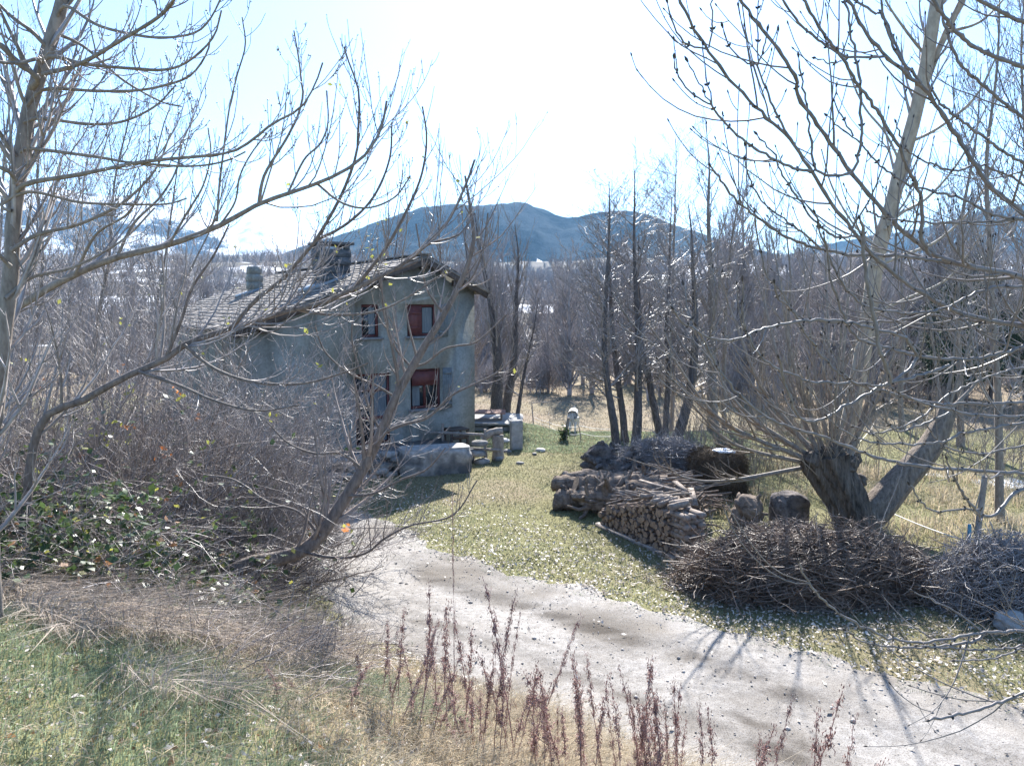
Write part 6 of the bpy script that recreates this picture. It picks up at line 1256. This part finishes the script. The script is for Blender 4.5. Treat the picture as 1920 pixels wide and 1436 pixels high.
x, y = wedge(1500, 8, 13, 10, 42, lambda x, y: near_track(x, y, .9, 2.2)); tangle(0, x, y, .45, .004, M['twig_tan'], 'scrub_stalks', 'dry stalks fringing the big brush pile', 172)

# dried weed stalks in the foreground, every one a thing
def weed_mesh(k, h):
    rg = np.random.default_rng(900 + k); acc = Acc(); lean = rg.normal(size=2) * .10; P = np.array([[lean[0] * t * t * h + rg.normal() * .004, lean[1] * t * t * h, h * t] for t in np.linspace(0, 1, 16)]); r = np.linspace(.0045, .0014, 16); tubes(acc, P, r, 5)
    t1 = grow(rg, P[None], r[None], 34 / h, .28, .97, .10, .03, .17, .55, .5, .1, 5, .7, .0012, .0015, taper_t=.75); tubes(acc, *t1, 3)
    q = t1[0][:, 1:].reshape(-1, 3); q = np.repeat(q, 2, 0) + rg.normal(size=(len(q) * 2, 3)) * .008; A = np.stack([q, q + [0, 0, -.008] + rg.normal(size=q.shape) * .006, q + [0, 0, -.02] + rg.normal(size=q.shape) * .010], 1); tubes(acc, A, np.array([[.0010, .0026, .0006]]) * np.ones((len(A), 1)), 3)
    e = P[9:]; e = np.repeat(e, 9, 0) + rg.normal(size=(len(e) * 9, 3)) * [.010, .010, .02]; A = np.stack([e, e + [0, 0, .008], e + [0, 0, .016]], 1); tubes(acc, A, np.array([[.001, .0026, .001]]) * np.ones((len(A), 1)), 3); return acc
wp = []
for k in range(8):
    o = weed_mesh(k, 1.0).build('dried_weed', M['weed'], None, np.zeros(3)); tag(o, 'dried reddish weed stalk among the others along the near edge of the track', 'weed', 'dried weed stalks along the near edge of the track'); wp.append(o)
TIPS = [(785, 1098, 6.0), (762, 1128, 5.8), (742, 1135, 6.3), (851, 905, 5.6), (838, 1120, 5.7), (925, 1115, 5.2), (968, 1112, 5.4), (945, 1145, 5.6), (1012, 1182, 5.1), (1090, 1185, 4.9), (1108, 1240, 5.2), (1145, 1212, 5.0), (1190, 1222, 4.8), (1252, 1232, 4.8), (1300, 1275, 4.7), (1345, 1302, 4.6), (1500, 1275, 4.7), (1580, 1352, 4.5), (892, 1142, 5.5), (870, 1180, 5.9), (990, 1150, 5.5), (1035, 1235, 5.3), (818, 1150, 6.1), (1215, 1262, 5.1), (1270, 1285, 5.0), (1405, 1320, 4.6), (1530, 1330, 4.6), (715, 1160, 6.4), (680, 1215, 6.2), (655, 1240, 5.4), (560, 1250, 5.6), (520, 1235, 5.2), (1062, 1255, 5.0), (1118, 1280, 4.8), (1170, 1290, 4.9), (1330, 1345, 4.4), (1380, 1365, 4.4), (960, 1200, 5.3), (905, 1210, 5.3), (775, 1190, 5.9), (735, 1210, 5.9)]
for k in range(58):
    px_ = rng.uniform(700, 1600) if k > 34 else rng.uniform(720, 1340); TIPS.append((px_, 1210 + (px_ - 720) * .20 + rng.uniform(-50, 150), 5.6 - (px_ - 720) * .0016 + rng.uniform(-.3, .3)))
for k, (px_, py_, Y) in enumerate(TIPS):
    T = at(px_, py_, Y); g = hz(T[0], T[1]); h = T[2] - g
    if h < .25: continue
    o = wp[k % 8] if k < 8 else copy_tree(wp[k % 8]); s = (.75 + .25 * h) * rng.uniform(.6, 1.5); o.location = Vector((float(T[0]), float(T[1]), g - .02)); o.scale = (s, s, h); o.rotation_euler = (rng.normal() * .13, rng.normal() * .13, rng.uniform(0, 6.28))
    if k == 3: o['label'] = 'tallest thin dried weed stalk, standing high against the track'; o.scale = (.35, .35, h)
